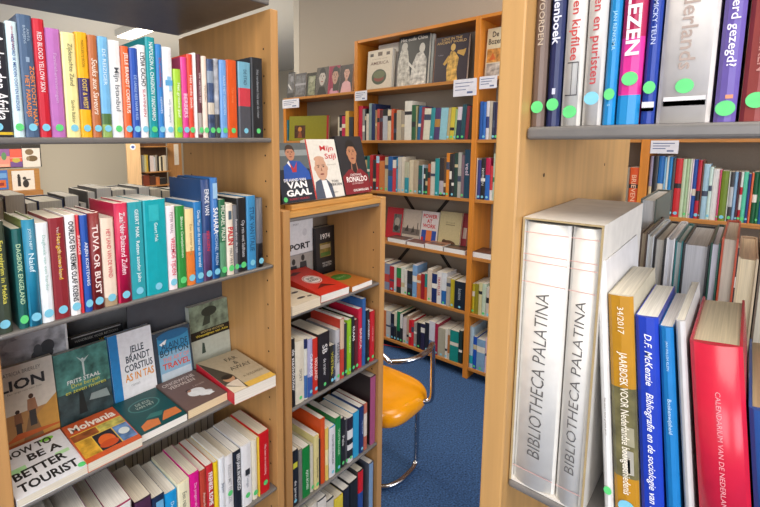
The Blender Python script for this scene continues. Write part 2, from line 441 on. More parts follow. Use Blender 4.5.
# ------------------------------------------------------------------ left bookcase, top shelf
GL1 = 'books on the upper shelf of the left bookcase'
R1 = Row('y', LY0+.007, 1.5102)
T1 = [
 (-16, 14.6, 20, '22242c', 'black spined book with white title, leftmost on the left bookcase upper shelf', dict(title='Anders dan Afrika', tc='f2f2f2', ts=.5, tw=.74, tz=.52, tx=.18, stick='b', bands=[(.02, .045, 'd8b830')])),
 (15, 26.3, 21, 'd3ecf2', 'pale ice-blue spined book with red and blue small print on top shelf', dict(title='HOE WORD IK MIDDEN OOSTEN REIZIGER', tc='2a5a9a', ts=.3, tw=.66, tz=.56, stick='g', title2='EEN HANDLEIDING', tc2='c03040')),
 (26.6, 41, 14.5, '47607f', 'slate blue tall spine reading ZOEKTOCHT NAAR HET PARADIJS', dict(title='ZOEKTOCHT NAAR\nHET PARADIJS', tc='e98b3e', ts=.78, tw=.5, tz=.34, stick='b', title2='ARITA\nBAAIJENS', tc2='a8bccf', t2=(.84, .22), marks=((.62, .66, -.25, .25, '8fa6bf'),))),
 (41.2, 53, 18.5, 'c71f33', 'bright red spine reading RED BLOOD YELLOW SKIN', dict(title='RED BLOOD YELLOW SKIN', tc='f2dfe0', ts=.4, tw=.5, tz=.64, stick='b', marks=((.06, .1, -.2, .2, '5a1018'),))),
 (53.2, 68, 28, 'b972b8', 'orchid pink plain spine between the red and the pale yellow books', dict(title='Familieherinneringen', tc='caa0cc', ts=.3, tw=.7, stick='g')),
 (68.3, 82, 32.5, 'f0e6a0', 'pale butter yellow spine with thin grey title', dict(title='Zijdezachte Zand', tc='7c7a5a', ts=.42, tw=.4, tz=.7, stick='b', title2='Sandra Bakker', tc2='5a5a40', t2=(.25, .22))),
 (82.3, 94, 32, 'efb31c', 'golden yellow spine with a dark violet title block', dict(title='OOST & WEST', tc='f0d060', ts=.5, tw=.28, tz=.42, stick='b', bands=[(.27, .57, '3a2d6a')], title2='MARGUERITE BOON', tc2='8a6a10', t2=(.8, .25))),
 (94.2, 103.4, 35, 'b66a3a', 'rust brown spine with white script title', dict(title='Souks aux Saveurs', tc='f2e2d2', ts=.6, tw=.55, tz=.5, stick='b', shear=.3)),
 (103.6, 113.8, 36.5, '74b6e2', 'sky blue spine with a green landscape at its foot', dict(title='DE REIZIGER', tc='d5ebf7', ts=.34, tw=.4, tz=.7, stick='b', bands=[(0, .13, '8fae5c'), (.13, .24, '4f7340')])),
 (114, 126, 40, 'eceded', 'white spine with grey Mijn Istanbul lettering', dict(title='Mijn Istanbul', tc='6a7076', ts=.5, tw=.45, tz=.5, stick='g')),
 (126.2, 134, 46, 'e5642c', 'orange narrow spine with white author lettering beside white spine', dict(title='JELLE BRANDT CORSTIUS', tc='fbf0e6', ts=.6, tw=.66, tz=.6, stick='b')),
 (134.2, 142, 48, '1f4fae', 'royal blue narrow spine right of the orange one', dict(title='DE LANGE REIS NAAR HUIS', tc='a8c4ee', ts=.35, tw=.5, tz=.45, stick='b')),
 (142.2, 150, 45, 'eff0f2', 'white narrow spine with black author and red word', dict(title='LYDIA CACHO', tc='28282c', ts=.6, tw=.36, tz=.74, stick='b', title2='SLAVINNEN', tc2='b82a3a', t2=(.38, .3))),
 (150.4, 159.8, 37, '12969e', 'teal tall spine with big white capital lettering', dict(title='NAPOLEON A. CHAGNON YANOMAMO', tc='e8f6f6', ts=.6, tw=.78, tz=.56, stick='g', side='0e7d86')),
 (160, 166.3, 44, '2c7fc8', 'mid blue narrow spine right of the teal book', dict(title='De ontdekking', tc='a64a62', ts=.5, tw=.4, tz=.7, stick='b', title2='HEIMWEE', tc2='d8e8f8', t2=(.35, .25))),
 (166.6, 176, 47, 'e9ecef', 'white spine with a pale blue painted hand', dict(title='wij, reizigers', tc='98a8b4', ts=.3, tw=.3, tz=.3, stick='b', marks=((.58, .64, -.7, .8, '5aa6d4'), (.64, .68, -.3, .5, '7fbbe0'), (.52, .58, .0, .6, '9ccae6')))),
 (176.4, 184, 69, 'a5d03a', 'lime green short spine on the upper shelf', dict(title='Het groene pad', tc='eef7da', ts=.45, tw=.5, stick='g')),
 (184.2, 190.3, 57, 'dd3f92', 'hot pink spine with white capitals', dict(title='BERBERS', tc='f8d8ea', ts=.6, tw=.3, tz=.4, stick='b', side='8e1d52')),
 (190.5, 196, 54, 'dc452e', 'vermilion narrow spine between pink and white spines', dict(title='Het rode boek', tc='f6d8d0', ts=.5, tw=.4, stick='g')),
 (196.2, 199.6, 52.7, 'f0f0ee', 'very thin white spine right of the vermilion one', dict()),
 (199.8, 204.4, 54, '5e2a36', 'dark maroon thin spine with a photo foot', dict(title='De verloren tijd', tc='e0c8cc', ts=.6, tw=.5, tz=.6, stick='g', bands=[(.04, .3, 'a8a09a')])),
 (204.6, 209.8, 56, 'ead8c8', 'cream pinkish thin spine beside the maroon one', dict(title='Verhalen', tc='a89888', ts=.4, tw=.4, stick='g')),
 (210, 216.6, 59, '3c4f72', 'dark blue spine with a collage of photographs', dict(title='', stick='g', photo=True, bands=[(.3, .45, 'c8c0b0'), (.7, .85, '8a98a8')])),
 (216.8, 221.8, 58.6, 'a3a5aa', 'grey photographic spine left of the light blue one', dict(stick='g', photo=True, bands=[(.0, .3, '3c3e44')])),
 (222, 228.8, 60, '6d9ed8', 'light blue spine left of the orange one', dict(title='NAAR HET NOORDEN', tc='b4d2f2', ts=.35, tw=.5, stick='g')),
 (229, 239, 60, 'd6541e', 'plain deep orange spine near the right end of the upper shelf', dict(title='Op weg', tc='e67a44', ts=.3, tw=.2, stick='g')),
 (240.5, 252.8, 62, '6fa8be', 'spine banded light blue, red and grey', dict(title='DE STAD', tc='3c5c70', ts=.3, tw=.2, tz=.8, stick='b', side='4a6474', bands=[(.42, .66, 'c43a48'), (0, .42, '4a4c54')], d=.12)),
 (253.3, 264.6, 57.7, '1e2228', 'black wide book at the right end of the upper shelf', dict(title='Het verdwenen huis aan de rivier', tc='8c9298', ts=.3, tw=.6, stick='g', side='2a3038', d=.14)),
]
for l, r, top, hx, lab, k in T1:
    k.setdefault('d', .135); R1.add(l, r, top, hx, loc_label(lab, 'left bookcase upper shelf'), GL1, back=random.uniform(0, .003), ss=.0064, **k)
# ------------------------------------------------------------------ left bookcase, second shelf
GL2 = 'books on the second shelf of the left bookcase'
R2 = Row('y', LY0+.008, 1.1742)
T2 = [
 (-12, 13.6, 222, '3f4a3c', 'dark olive spine with yellow title, leftmost on the second shelf', dict(title='Een pelgrim in Mekka', tc='d8d25a', ts=.4, tw=.7, tx=.12, stick='b')),
 (20.5, 30, 229, '155a58', 'dark green spine with pale lettering, second on that shelf', dict(title='DAGBOEK ENGELAND', tc='b8d8b0', ts=.5, tw=.6, stick='g')),
 (30.4, 43.4, 219.6, '1f7fa0', 'teal blue spine whose olive back cover shows at the side', dict(title='Naief', tc='d8eef4', ts=.42, tw=.25, tz=.6, stick='b', side='6c7f3a', title2='JOHN NEFF', t2=(.82, .2), hb=True)),
 (43.7, 56, 223, 'eaf0f4', 'white spine with faint green title beside the brick red book', dict(title='Dagboek van een herder', tc='a8c8c0', ts=.36, tw=.6, tz=.6, stick='b')),
 (56.3, 72, 218, '8a2830', 'brick red wide spine with white and yellow title', dict(title='Het geheime land', tc='e8b83c', ts=.36, tw=.45, tz=.62, stick='b', title2='Vera Koot & Theo van Sorgen', tc2='f0dcd8', t2=(.66, .5))),
 (72.3, 82.3, 215, 'f0efee', 'white spine with large black capitals OORLOG EN KERMIS', dict(title='OORLOG EN KERMIS OLAF KOENS', tc='26262a', ts=.55, tw=.8, tz=.54, stick='b', bold=.02)),
 (82.5, 86, 215, 'd03038', 'thin red spine beside a royal blue one', dict(title='SUNPLACE', tc='f8e0e0', ts=.7, tw=.3, tz=.7)),
 (86.2, 94, 215, '1f50a8', 'royal blue spine with white capitals', dict(title='ARJEN KORTEWEG', tc='e4ecf8', ts=.5, tw=.5, tz=.5, stick='b')),
 (94.3, 106, 213, '7f2426', 'dark red hardback spine with wide spaced white TUVA OR BUST lettering', dict(title='TUVA OR BUST', tc='f2ded8', ts=.5, tw=.74, tz=.52, stick='b', hb=True, bold=.02)),
 (106.3, 119.3, 218, 'ecd9c4', 'cream spine with red title and photographed foot', dict(title='HET LAND VAN DE WIND', tc='d05058', ts=.45, tw=.55, tz=.6, stick='b', bands=[(0, .1, 'b09878')])),
 (119.7, 133, 203, 'c01448', 'crimson wide spine with white title', dict(title='Zaal der Duizend Zuilen', tc='f6dce4', ts=.4, tw=.62, tz=.6, stick='b', side='b3123f', title2='Tim Mackintosh', t2=(.75, .3), hb=True)),
 (133.3, 147.9, 202, '2fa0ac', 'sea green-blue spine with white title right of the crimson one', dict(title='GEERT MAK  Reizen zonder John', tc='e8f4f4', ts=.32, tw=.75, tz=.55, stick='b')),
 (148.2, 170, 199.6, '10a3ae', 'turquoise very thick spine with small white author', dict(title='Geert Mak', tc='d0f0f0', ts=.16, tw=.2, tz=.66, stick='b', side='0f98a3', marks=((.78, .95, -.6, .3, '2cb4bc'),))),
 (170.3, 179.3, 206, 'f3e6ea', 'white spine with pink vertical title', dict(title='VREEMDE TIJDEN', tc='d8405c', ts=.6, tw=.45, tz=.4, stick='b', title2='PIETER WAAL', tc2='8a7080', t2=(.8, .25))),
 (179.6, 188, 206, '2c8a3c', 'leaf green spine on the second shelf', dict(title='Bittere Oranjebomen', tc='d2ecc8', ts=.4, tw=.5, tz=.62, stick='g')),
 (188.3, 197, 209, 'efd79c', 'cream spine with an orange lower half', dict(title='Een zomer lang', tc='a8884c', ts=.36, tw=.4, tz=.6, stick='b', bands=[(0, .45, 'e07c34')])),
 (197.3, 205, 202, '2779b8', 'clear blue spine beside cream and orange one', dict(title='Onze Man aan de rand van de wereld', tc='d6e8f6', ts=.4, tw=.7, stick='b')),
 (205.3, 213.8, 179.6, '1d3c72', 'tall navy spine with violet lower half, seascape on its side', dict(title='EINDE VAN', tc='f0f4fa', ts=.5, tw=.25, tz=.78, stick='b', side='1b4272', bands=[(0, .48, '6a4a78')], title2='BERGEN', tc2='d83c4c', t2=(.4, .25), hb=True, d=.15)),
 (214, 221.4, 178, '2a6cb0', 'tall blue spine reading SAHARA', dict(title='SAHARA', tc='f4f6fa', ts=.65, tw=.26, tz=.58, stick='b', title2='MICHAEL PALIN', tc2='c4daf0', t2=(.3, .32), marks=((.8, .95, -.6, .6, '9cc4e4'),), bold=.02, hb=True, d=.15)),
 (221.7, 228, 199.6, '2c6b48', 'bottle green spine beside the tall blue one', dict(title='MICHAEL PALIN', tc='e0ecd8', ts=.6, tw=.45, tz=.7, stick='g', bands=[(.1, .45, '5c9470')])),
 (228.3, 235, 203.6, 'e6ddcc', 'cream spine with bold red lettering', dict(title='PALIN', tc='c43038', ts=.8, tw=.25, tz=.55, stick='g', bold=.03, title2='HALF WAY', tc2='5a5a5a', t2=(.25, .25), marks=((.78, .9, -.5, .4, '4a6070'),))),
 (235.3, 239.5, 205, '6c6e74', 'thin grey spine next to the black books', dict(title='Reizen door de tijd', tc='d0d0d4', ts=.6, tw=.5, stick='g', side='3a3a3c')),
 (239.7, 248.8, 198, '1d1e22', 'black spine left of the sky blue one', dict(title='Op reis met Sadhana', tc='b8b8bc', ts=.45, tw=.5, tz=.45, stick='g', bands=[(.06, .1, '2c8ca0')])),
 (249, 257.8, 196, '3a8cc0', 'sky blue spine with dark capitals near the right panel', dict(title='STUK VAN ITALIE', tc='1d5078', ts=.5, tw=.6, tz=.55, stick='b')),
 (258, 264.8, 198, '585a62', 'last spine on the second shelf, grey above and black below', dict(title='', stick='b', bands=[(0, .35, '1c1c20')], hb=True)),
]
for l, r, top, hx, lab, k in T2:
    k.setdefault('d', .135); R2.add(l, r, top, hx, loc_label(lab, 'left bookcase second shelf'), GL2, back=random.uniform(0, .003), ss=.0078, **k)
# back row of the second shelf: shelved from the other side, so fore-edges look out towards us
RB2 = Row('y', 1.175, 1.1742)
BK = [(-8, 12, 199, '4a4440'), (12.5, 32, 195, '4a2f6c'), (33, 43, 203, 'd8c8a0'), (44, 69, 200, '23366a'), (70, 84, 196, '3a3430'), (85, 91, 203, '8a8a84'),
      (92, 101, 191, '6c6a68'), (101.4, 116, 188, '777678'), (116.5, 128, 190, '5c5a5c'), (128.4, 142, 189, '74767a'), (142.4, 153, 187, '504e50'), (153.4, 164, 189, 'b0aca4'),
      (164.4, 176, 190, '3e4c50'), (176.4, 190, 191, '6a5a4c'), (191, 204, 190, '2e3a58'), (205, 222, 191, '7a2c30')]
for i, (l, r, t, hx) in enumerate(BK):
    RB2.add(l, r, t, hx, f'{cname(hx)} covered book, {ordn(i+1)} from left in the second shelf rear row, fore-edge outward', 'rear row books behind the second shelf', rev=True, hb=i % 3 == 0, d=.142)
# ------------------------------------------------------------------ left bookcase, display shelf
GL3 = 'books shown face up and face out on the left display shelf'
z3 = .8492
def lie(xc, y0, w, h, t, hexc, label, art, texts, yaw=0, z=z3, tip=0, **k):
    return cover_book(w, h, t, hexc, label, k.pop('group', GL3), (xc, y0, z+t*math.cos(tip)), (-PI/2+tip, 0, math.radians(yaw)), art, texts, **k)
lie(.2045, .883, .122, .165, .016, 'dfe2e8', 'white paperback with big black words HOW TO BE A BETTER TOURIST',
    [('e', .74, .9, .11, .05, '7ccf4c'), ('r', .06, .44, .3, .56, 'a8dca0'), ('r', .72, .45, .93, .52, 'b4e0a8')],
    [('HOW TO', .44, .86, .72, .15, '18181c', .03, 2), ('BE A', .62, .66, .5, .15, '18181c', .03, -1), ('BETTER', .46, .4, .76, .16, '18181c', .03, 2), ('TOURIST', .5, .16, .84, .17, '18181c', .03, 1)], yaw=1, stick=('g', .94, .07))
lie(.3205, .883, .112, .16, .02, 'c8582c', 'orange paperback with four small food photographs lying face up',
    [('r', .02, .1, .98, .7, 'e0b848'), ('r', .02, .52, .48, .68, '*8a4a24'), ('r', .5, .52, .98, .68, '*b8b058'), ('r', .02, .1, .3, .5, '*c89830'), ('r', .32, .1, .68, .5, '2c2830'), ('e', .5, .28, .15, .15, 'd86428'), ('e', .5, .2, .17, .08, 'c04c20'), ('r', .7, .1, .98, .5, '*5c7ca8'), ('e', .84, .32, .1, .08, 'd0d8d8')],
    [('Molvania', .5, .83, .86, .17, 'f8ece0', .03)])
lie(.434, .892, .112, .16, .018, '0f4a4c', 'dark teal paperback with copper ornaments lying face up',
    [('e', .5, .66, .34, .17, '3c7a78'), ('e', .5, .66, .31, .145, '0f4a4c'), ('p', [(.1, .05), (.45, .05), (.5, .2), (.3, .26), (.12, .18)], 'c8743c'), ('p', [(.52, .1), (.96, .1), (.95, .28), (.7, .3), (.6, .2)], 'c8743c'), ('p', [(.3, .3), (.6, .24), (.7, .34), (.45, .38)], '2f6e6a')],
    [('DE KUS\nVAN HET', .5, .67, .4, .16, 'b8c8bc', .0)])
lie(.548, .893, .112, .16, .022, '6a5550', 'brown paperback with a man in a white suit lying face up',
    [('e', .52, .36, .2, .12, 'd4d8dc'), ('e', .66, .24, .16, .07, 'c4c8d0'), ('p', [(.42, .42), (.7, .34), (.82, .16), (.66, .14), (.46, .28)], 'dadee2'), ('e', .4, .47, .06, .04, '2c2220'), ('e', .41, .45, .05, .03, 'a87c64')],
    [('ONGEWONE\nVERHALEN', .46, .8, .8, .22, 'd8ccc4', .01), ('T. BOUWER', .72, .53, .3, .05, 'b8a8a0', 0)], paper='e6cfa8')
lie(.668, .858, .13, .2, .032, 'b3a68c', 'thick gold and grey paperback FAR & AWAY overhanging the shelf edge',
    [('r', .0, 0, 1, .12, 'd8b050'), ('p', [(0, .2), (.34, .0), (.34, .4), (0, .98)], '4a4238'), ('e', .2, .34, .12, .09, 'b98c6a'), ('e', .2, .39, .12, .06, '2a2420'), ('p', [(.02, .22), (.3, .02), (.33, .26), (.2, .26)], 'd4c8b8'), ('p', [(0, 0), (.32, 0), (.0, .2)], 'e4d8c0')],
    [('FAR\n&\nAWAY', .66, .66, .5, .36, '4a4438', 0), ('A. SOLOMON', .7, .26, .46, .05, '6a5e48', 0)], yaw=-4, spine='c42838', paper='efe9dc')
def stand(pl, pr, pt, Y, zb, t, hexc, label, art, texts, group, lean=0, pyb=None, **k):
    """a book standing face out on a shelf of a case whose front looks towards -y"""
    e = math.radians(lean)
    R = Row('y', Y, zb); a = R.u(pl, zb+.12); b = R.u(pr, zb+.12); h = 0
    yt = Y
    for _ in range(6):
        h = Row('y', yt, zb).height((a+b)/2, pt)/math.cos(e); yt = Y+h*math.sin(e)
        a = Row('y', Y+.5*h*math.sin(e), zb).u(pl, zb+.6*h); b = Row('y', Y+.5*h*math.sin(e), zb).u(pr, zb+.6*h)
    for a_, b_ in LIMITS['y']:
        if a_ < (a+b)/2 < b_: a, b = max(a, a_), min(b, b_)
    return cover_book(b-a-.001, h, t, hexc, label, group, ((a+b)/2, Y, zb+math.sin(e)*t), (-e, 0, 0), art, texts, **k)
stand(-1, 56, 364, 1.058, z3, .016, 'd9d2c4', 'cream paperback ION standing face out, two walkers on a railway',
      [('r', 0, 0, 1, .42, 'b88a54'), ('p', [(.55, .3), (1, .52), (1, .0), (.5, 0)], 'c89648'), ('p', [(.3, .0), (.5, .42), (.56, .42), (.72, 0)], '8a6a48'), ('r', 0, .02, 1, .07, 'a4522c'),
       ('e', .54, .58, .045, .03, '4a3020'), ('p', [(.47, .55), (.61, .55), (.64, .4), (.45, .4)], 'a87858'), ('r', .48, .22, .6, .41, '3c3838'),
       ('e', .28, .44, .04, .025, '3a2820'), ('p', [(.22, .42), (.34, .42), (.36, .28), (.21, .28)], '8a5c3c'), ('r', .23, .16, .33, .3, '443830'), ('p', [(0, .1), (.25, .18), (1, .14), (1, .12)], 'c4602c')],
      [('LION', .42, .77, .8, .13, '2a2a2c', .03), ('PATRICIA BRIERLEY', .42, .91, .7, .045, '6a6458', 0), ('Een lange reis naar huis', .45, .675, .6, .03, '8a8270', 0)], GL3, 9)
stand(56.5, 110, 349, 1.058, z3, .018, '3c6a66', 'dark green-grey paperback with a white tree and dim rider scene',
      [('r', 0, 0, 1, .45, '*35484c'), ('r', 0, .45, 1, 1, '*4a8078'), ('p', [(.5, .62), (.53, .62), (.53, .86), (.49, .86)], 'c8d8d4'), ('p', [(.4, .9), (.5, .8), (.53, .8), (.64, .88), (.53, .84), (.5, .84)], 'b8ccc8'), ('p', [(.34, .12), (.5, .12), (.45, .42), (.38, .42)], '1c2628'), ('p', [(.55, .26), (.95, .22), (.9, .34), (.6, .34)], '8fa0a0')],
      [('FRITS STAAL', .5, .585, .62, .055, 'e4ecea', .02), ('Drie bergen\nen zeven rivieren', .52, .49, .76, .12, 'd8d84a', 0)], GL3, 9)
stand(111, 154, 332, 1.058, z3, .02, 'eef0f4', 'white paperback with blue left edge, author in tall black capitals',
      [('r', 0, 0, .2, 1, '2c86c8')],
      [('JELLE\nBRANDT\nCORSTIUS', .62, .6, .66, .36, '2c3c4c', .02), ('AS IN TAS', .62, .34, .68, .11, 'e89a34', .02), ('roman', .5, .22, .2, .03, 'a0a4a8', 0)], GL3, 9, spine='2c86c8')
stand(155, 192, 330, 1.058, z3, .022, '384654', 'dark blue paperback with rounded sky picture, THE ART OF TRAVEL',
      [('r', .1, .02, .94, .92, '8ab8d4'), ('r', .1, .6, .94, .9, '3c8fbc'), ('e', .52, .9, .42, .08, '2a6a98'), ('r', .12, .02, .92, .24, 'c4d4e0'), ('p', [(.14, .78), (.34, .84), (.3, .76), (.2, .74)], 'f0f2f2')],
      [('ALAIN DE', .54, .72, .72, .11, '1e3c58', .01), ('BOTTON', .52, .6, .76, .12, '22303c', .01), ('THE ART OF', .55, .47, .72, .08, 'e89088', .01), ('TRAVEL', .54, .35, .74, .11, 'dc5440', .02)], GL3, 9, spine='2c2e34')
stand(190.5, 229, 303, 1.088, z3, .02, 'b9c0b4', 'tall book with desert photograph and black title band, at right panel',
      [('r', 0, .58, 1, 1, '*7c8c78'), ('p', [(.3, .64), (.42, .9), (.56, .92), (.5, .66)], '39463c'), ('e', .5, .86, .2, .08, '303a34'), ('r', 0, .44, 1, .58, '1c1a18'), ('p', [(.24, .2), (.34, .2), (.32, .36), (.27, .38)], '3c4c44')],
      [('WOUTER NOORDEN', .55, .545, .6, .035, 'c8b878', 0), ('Woestijnen van Azie', .54, .49, .84, .055, 'e0cc48', .01)], GL3, 5)
stand(-3, 69.5, 324, 1.1, z3, .012, '9a9a9c', 'black and white landscape book peeking above the cream ION book',
      [('r', 0, 0, 1, 1, '*a6a8ac'), ('r', 0, 0, 1, .66, '*6c6e72'), ('e', .62, .7, .16, .06, '4c4f52'), ('e', .7, .76, .1, .06, '3e4144'), ('e', .56, .75, .06, .05, '54575a'), ('e', .3, .84, .2, .05, 'b8babe'), ('e', .5, .92, .24, .05, 'c0c2c6'), ('r', .97, 0, 1, 1, 'e4e4e2')], [], GL3, 2)
# flat books behind the display shelf's divider, black spines
stand(73, 127, 332, 1.122, z3, .022, '26272a', 'black book with yellow title half hidden behind the white and blue display book',
      [('r', .04, .97, .96, .985, 'b8b8b4'), ('r', .04, .5, .96, .6, '*5a5448')], [('HANDBOEK VOOR REIZIGERS', .5, .92, .8, .035, 'c0c0b8', 0), ('WOESTIJN', .74, .84, .44, .06, 'd8c038', .02)], GL3, 14, rough=.6)
# ------------------------------------------------------------------ left bookcase, lowest row in view
GL4 = 'books on the lowest visible shelf of the left bookcase'
R4 = Row('y', LY0+.01, .5222)
T4 = [
 (40, 58, 527, '8c8c90', 'grey topped book at the far left of lowest visible shelf', {}), (58.5, 66, 524, '3c3c3c', 'thin dark book beside the purple edged paperback', {}),
 (67, 92, 519, 'efeef0', 'white paperback with purple cover edge, low left', dict(side='7c3a7c')), (92.5, 100, 517, 'e4e2d8', 'thin cream paperback low left', {}), (100.4, 109, 516, 'dcdcd8', 'thin light grey paperback low left', {}),
 (109.4, 133, 506, 'e6e4e0', 'white book with magenta cover edge, low left', dict(side='a02458')), (136.5, 152.8, 500, '4c2c48', 'dark purple spine, lowest shelf, left of navy one', dict(side='3a2838')),
 (153.3, 165.6, 497, '20304e', 'navy spine with small blue picture on lowest shelf', dict(marks=((.8, .94, -.5, .7, '6cb0d8'),))),
 (166, 178, 493, '1c9adc', 'vivid cyan blue spine on the lowest visible shelf', dict(title='De weg naar Peking', tc='bfe4f8', ts=.36)),
 (178.4, 190.2, 482, 'efe9c6', 'pale cream yellow spine right of the cyan one', dict(title='Een reis door Rusland', tc='8a8a7a', ts=.36)),
 (190.6, 200.4, 474, 'd8188c', 'magenta spine on the lowest visible shelf', dict(title='De jongen uit het oosten', tc='f4b4dc', ts=.36)),
 (200.7, 207, 471, 'b4402e', 'brick red narrow spine beside magenta one', dict(title='Amerika', tc='e8c0b0', ts=.4)),
 (207.2, 214.2, 466, 'c42c34', 'red spine with bold white capitals on lowest shelf', dict(title='FRENKEL ROME', tc='f6ecec', ts=.6, tz=.65, tw=.5, bold=.03)),
 (214.5, 219, 463, 'e8c81e', 'bright yellow thin spine on the lowest shelf', {}),
 (219.3, 225.3, 458, 'e6eaee', 'white spine right of the yellow one', dict(title='Japan', tc='5c6c80', ts=.5, tw=.3)),
 (225.6, 233.8, 456, 'e9e9ea', 'white spine with faint lettering left of the black one', dict(title='REIZEN MET EEN EZEL', tc='b0b0b4', ts=.4, stick='g', sz=.07)),
 (234.3, 241.6, 451.7, '1f2430', 'black spine with white block capitals on lowest shelf', dict(title='EEN JAAR IN MEXICO', tc='eceef0', ts=.62, tw=.6, tz=.66, bold=.02)),
 (242, 252, 445, 'e9eaec', 'white spine with a dark blot near its middle', dict(title='Congo', tc='9098a4', ts=.3, tw=.2, tz=.4, stick='g', sz=.03, marks=((.5, .6, -.4, .5, '2c3238'),))),
 (252.4, 258, 440, 'e6e0cc', 'cream narrow spine left of the red book', dict(stick='g', sz=.02)),
 (258.2, 259.8, 438, 'dcb83c', 'very thin yellow spine against the red book', {}),
 (260.2, 270, 432.7, 'c8161e', 'bright red spine at the right end of the lowest shelf', dict(title='Mijn leven als vreemdeling', tc='f4b8b8', ts=.3, tw=.5, stick='g', sz=.03)),
]
for l, r, top, hx, lab, k in T4:
    z0 = .5222; hpx = top
    k.setdefault('d', .135); R4.add(l, r, top, hx, loc_label(lab, 'left bookcase lowest shelf'), GL4, back=random.uniform(0, .003), zref=.68, **k)
RB4 = Row('y', 1.2, .5222)
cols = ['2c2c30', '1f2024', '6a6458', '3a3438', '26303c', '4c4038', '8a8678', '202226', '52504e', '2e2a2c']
u = .15; i = 0
while u < .735:
    t = random.uniform(.012, .026); hx = cols[i % 10]; i += 1
    spine_book(t-.0006, random.uniform(.18, .225), .12, hx, f'{cname(hx)} book, {ordn(i)} from left in the shaded rear row of lowest shelf', 'rear row books on the lowest shelf', (u+t/2, 1.2, .5222), rev=True)
    u += t
# ------------------------------------------------------------------ narrow case: easel with three portraits on top
st = thing('book_easel', 'low sloping wooden book rest on top of the narrow bookcase', 'book rest', (0, 0, 1.3012))
def wedge():
    bm = bmesh.new()
    P = [(.962, 0), (1.13, 0), (1.01, .1), (.975, .016)]
    a = [bm.verts.new((.862, y, z)) for y, z in P]; b = [bm.verts.new((1.252, y, z)) for y, z in P]
    bm.faces.new(a); bm.faces.new(b[::-1])
    for i in range(4): bm.faces.new((a[i], b[i], b[(i+1) % 4], a[(i+1) % 4]))
    bmesh.ops.recalc_face_normals(bm, faces=bm.faces[:]); return bm
obj('sloping_rest', wedge(), M(WOODF, .4, 'woodh'), st)
bm = bx(.868, 1.258, .930, .9605, 0, .016, 0, .002)
obj('lip', bm, M(WOODF, .4, 'woodh'), st)
zb = 1.3175
GP = 'portrait books on the wooden rest'
tilt = math.radians(15)
def rest(xa, xb, h, t, hx, lab, art, tx, dy=0, **k):
    return cover_book(xb-xa, h, t, hx, lab, GP, ((xa+xb)/2, .936+dy, zb+math.sin(tilt)*t), (-tilt, 0, 0), art, tx, **k)
def face(cx, cz, rx, rz, skin, hair, bald=False, shade='8a5a44'):
    o = []
    if not bald: o += [('e', cx, cz+rz*.25, rx*1.12, rz*1.02, hair)]
    o += [('e', cx, cz, rx, rz, skin), ('e', cx-rx*1.0, cz, rx*.14, rz*.2, skin), ('e', cx+rx*1.0, cz, rx*.14, rz*.2, skin)]
    if not bald: o += [('p', [(cx-rx, cz+rz*.35), (cx-rx*.5, cz+rz*.62), (cx+rx*.6, cz+rz*.6), (cx+rx, cz+rz*.3), (cx+rx*.8, cz+rz*1.02), (cx, cz+rz*1.22), (cx-rx*.85, cz+rz*1.0)], hair)]
    for s in (-1, 1): o += [('e', cx+s*rx*.42, cz+rz*.14, rx*.16, rz*.05, '2c2420'), ('r', cx+s*rx*.42-rx*.24, cz+rz*.25, cx+s*rx*.42+rx*.24, cz+rz*.31, '4a3428')]
    o += [('p', [(cx-rx*.12, cz-rz*.2), (cx+rx*.16, cz-rz*.2), (cx+rx*.04, cz+rz*.12)], shade), ('e', cx, cz-rz*.48, rx*.34, rz*.07, '7c3c34')]
    return o
rest(.842, .976, .179, .022, '1e2430', 'dark football biography with a man in a blue tracksuit, leftmost on the rest',
     [('r', 0, .55, 1, 1, '5a6264'), ('r', 0, .78, 1, .88, '8c9494'), ('p', [(.12, .2), (.2, .6), (.44, .7), (.72, .68), (.95, .5), (1, .2)], '2450a4'), ('p', [(.38, .68), (.5, .56), (.62, .68), (.56, .5), (.44, .5)], 'b03038'), ('p', [(.32, .66), (.38, .7), (.42, .58)], 'e8e8ec'), ('r', 0, 0, 1, .36, '1c2432')]+face(.46, .82, .13, .12, 'b98468', '3a2c24'),
     [('DE HAND VAN', .46, .37, .66, .05, 'f0f0f0', .02), ('VAN\nGAAL', .52, .22, .76, .24, 'f6f6f6', .04), ('ROBERT HEUKELS', .5, .055, .6, .03, 'c83848', 0)], stick=('g', .08, .06))
rest(.979, 1.118, .191, .02, 'd9d6cc', 'cream biography with a bald man and red brush title, middle of the rest',
     [('p', [(.0, .0), (.1, .28), (.4, .36), (.62, .22), (.66, 0)], '4a5464'), ('p', [(.3, .3), (.46, .3), (.56, 0), (.34, 0)], 'e6e6e6')]+face(.36, .5, .2, .2, 'c49a80', '8a7a70', True)+[('e', .34, .66, .17, .05, 'c49a80'), ('r', 0, 0, .04, 1, 'b8352e')],
     [('Mijn', .66, .83, .46, .12, 'c02a30', .01), ('Stijl', .74, .69, .4, .12, 'c02a30', .01), ('TON\nDERKSEN', .74, .24, .44, .1, '4a4a4a', .01), ('voorwoord', .72, .56, .3, .03, '9a9488', 0), ('uitgever', .7, .08, .18, .025, '4a4a4a', 0)], dy=.003, hb=True)
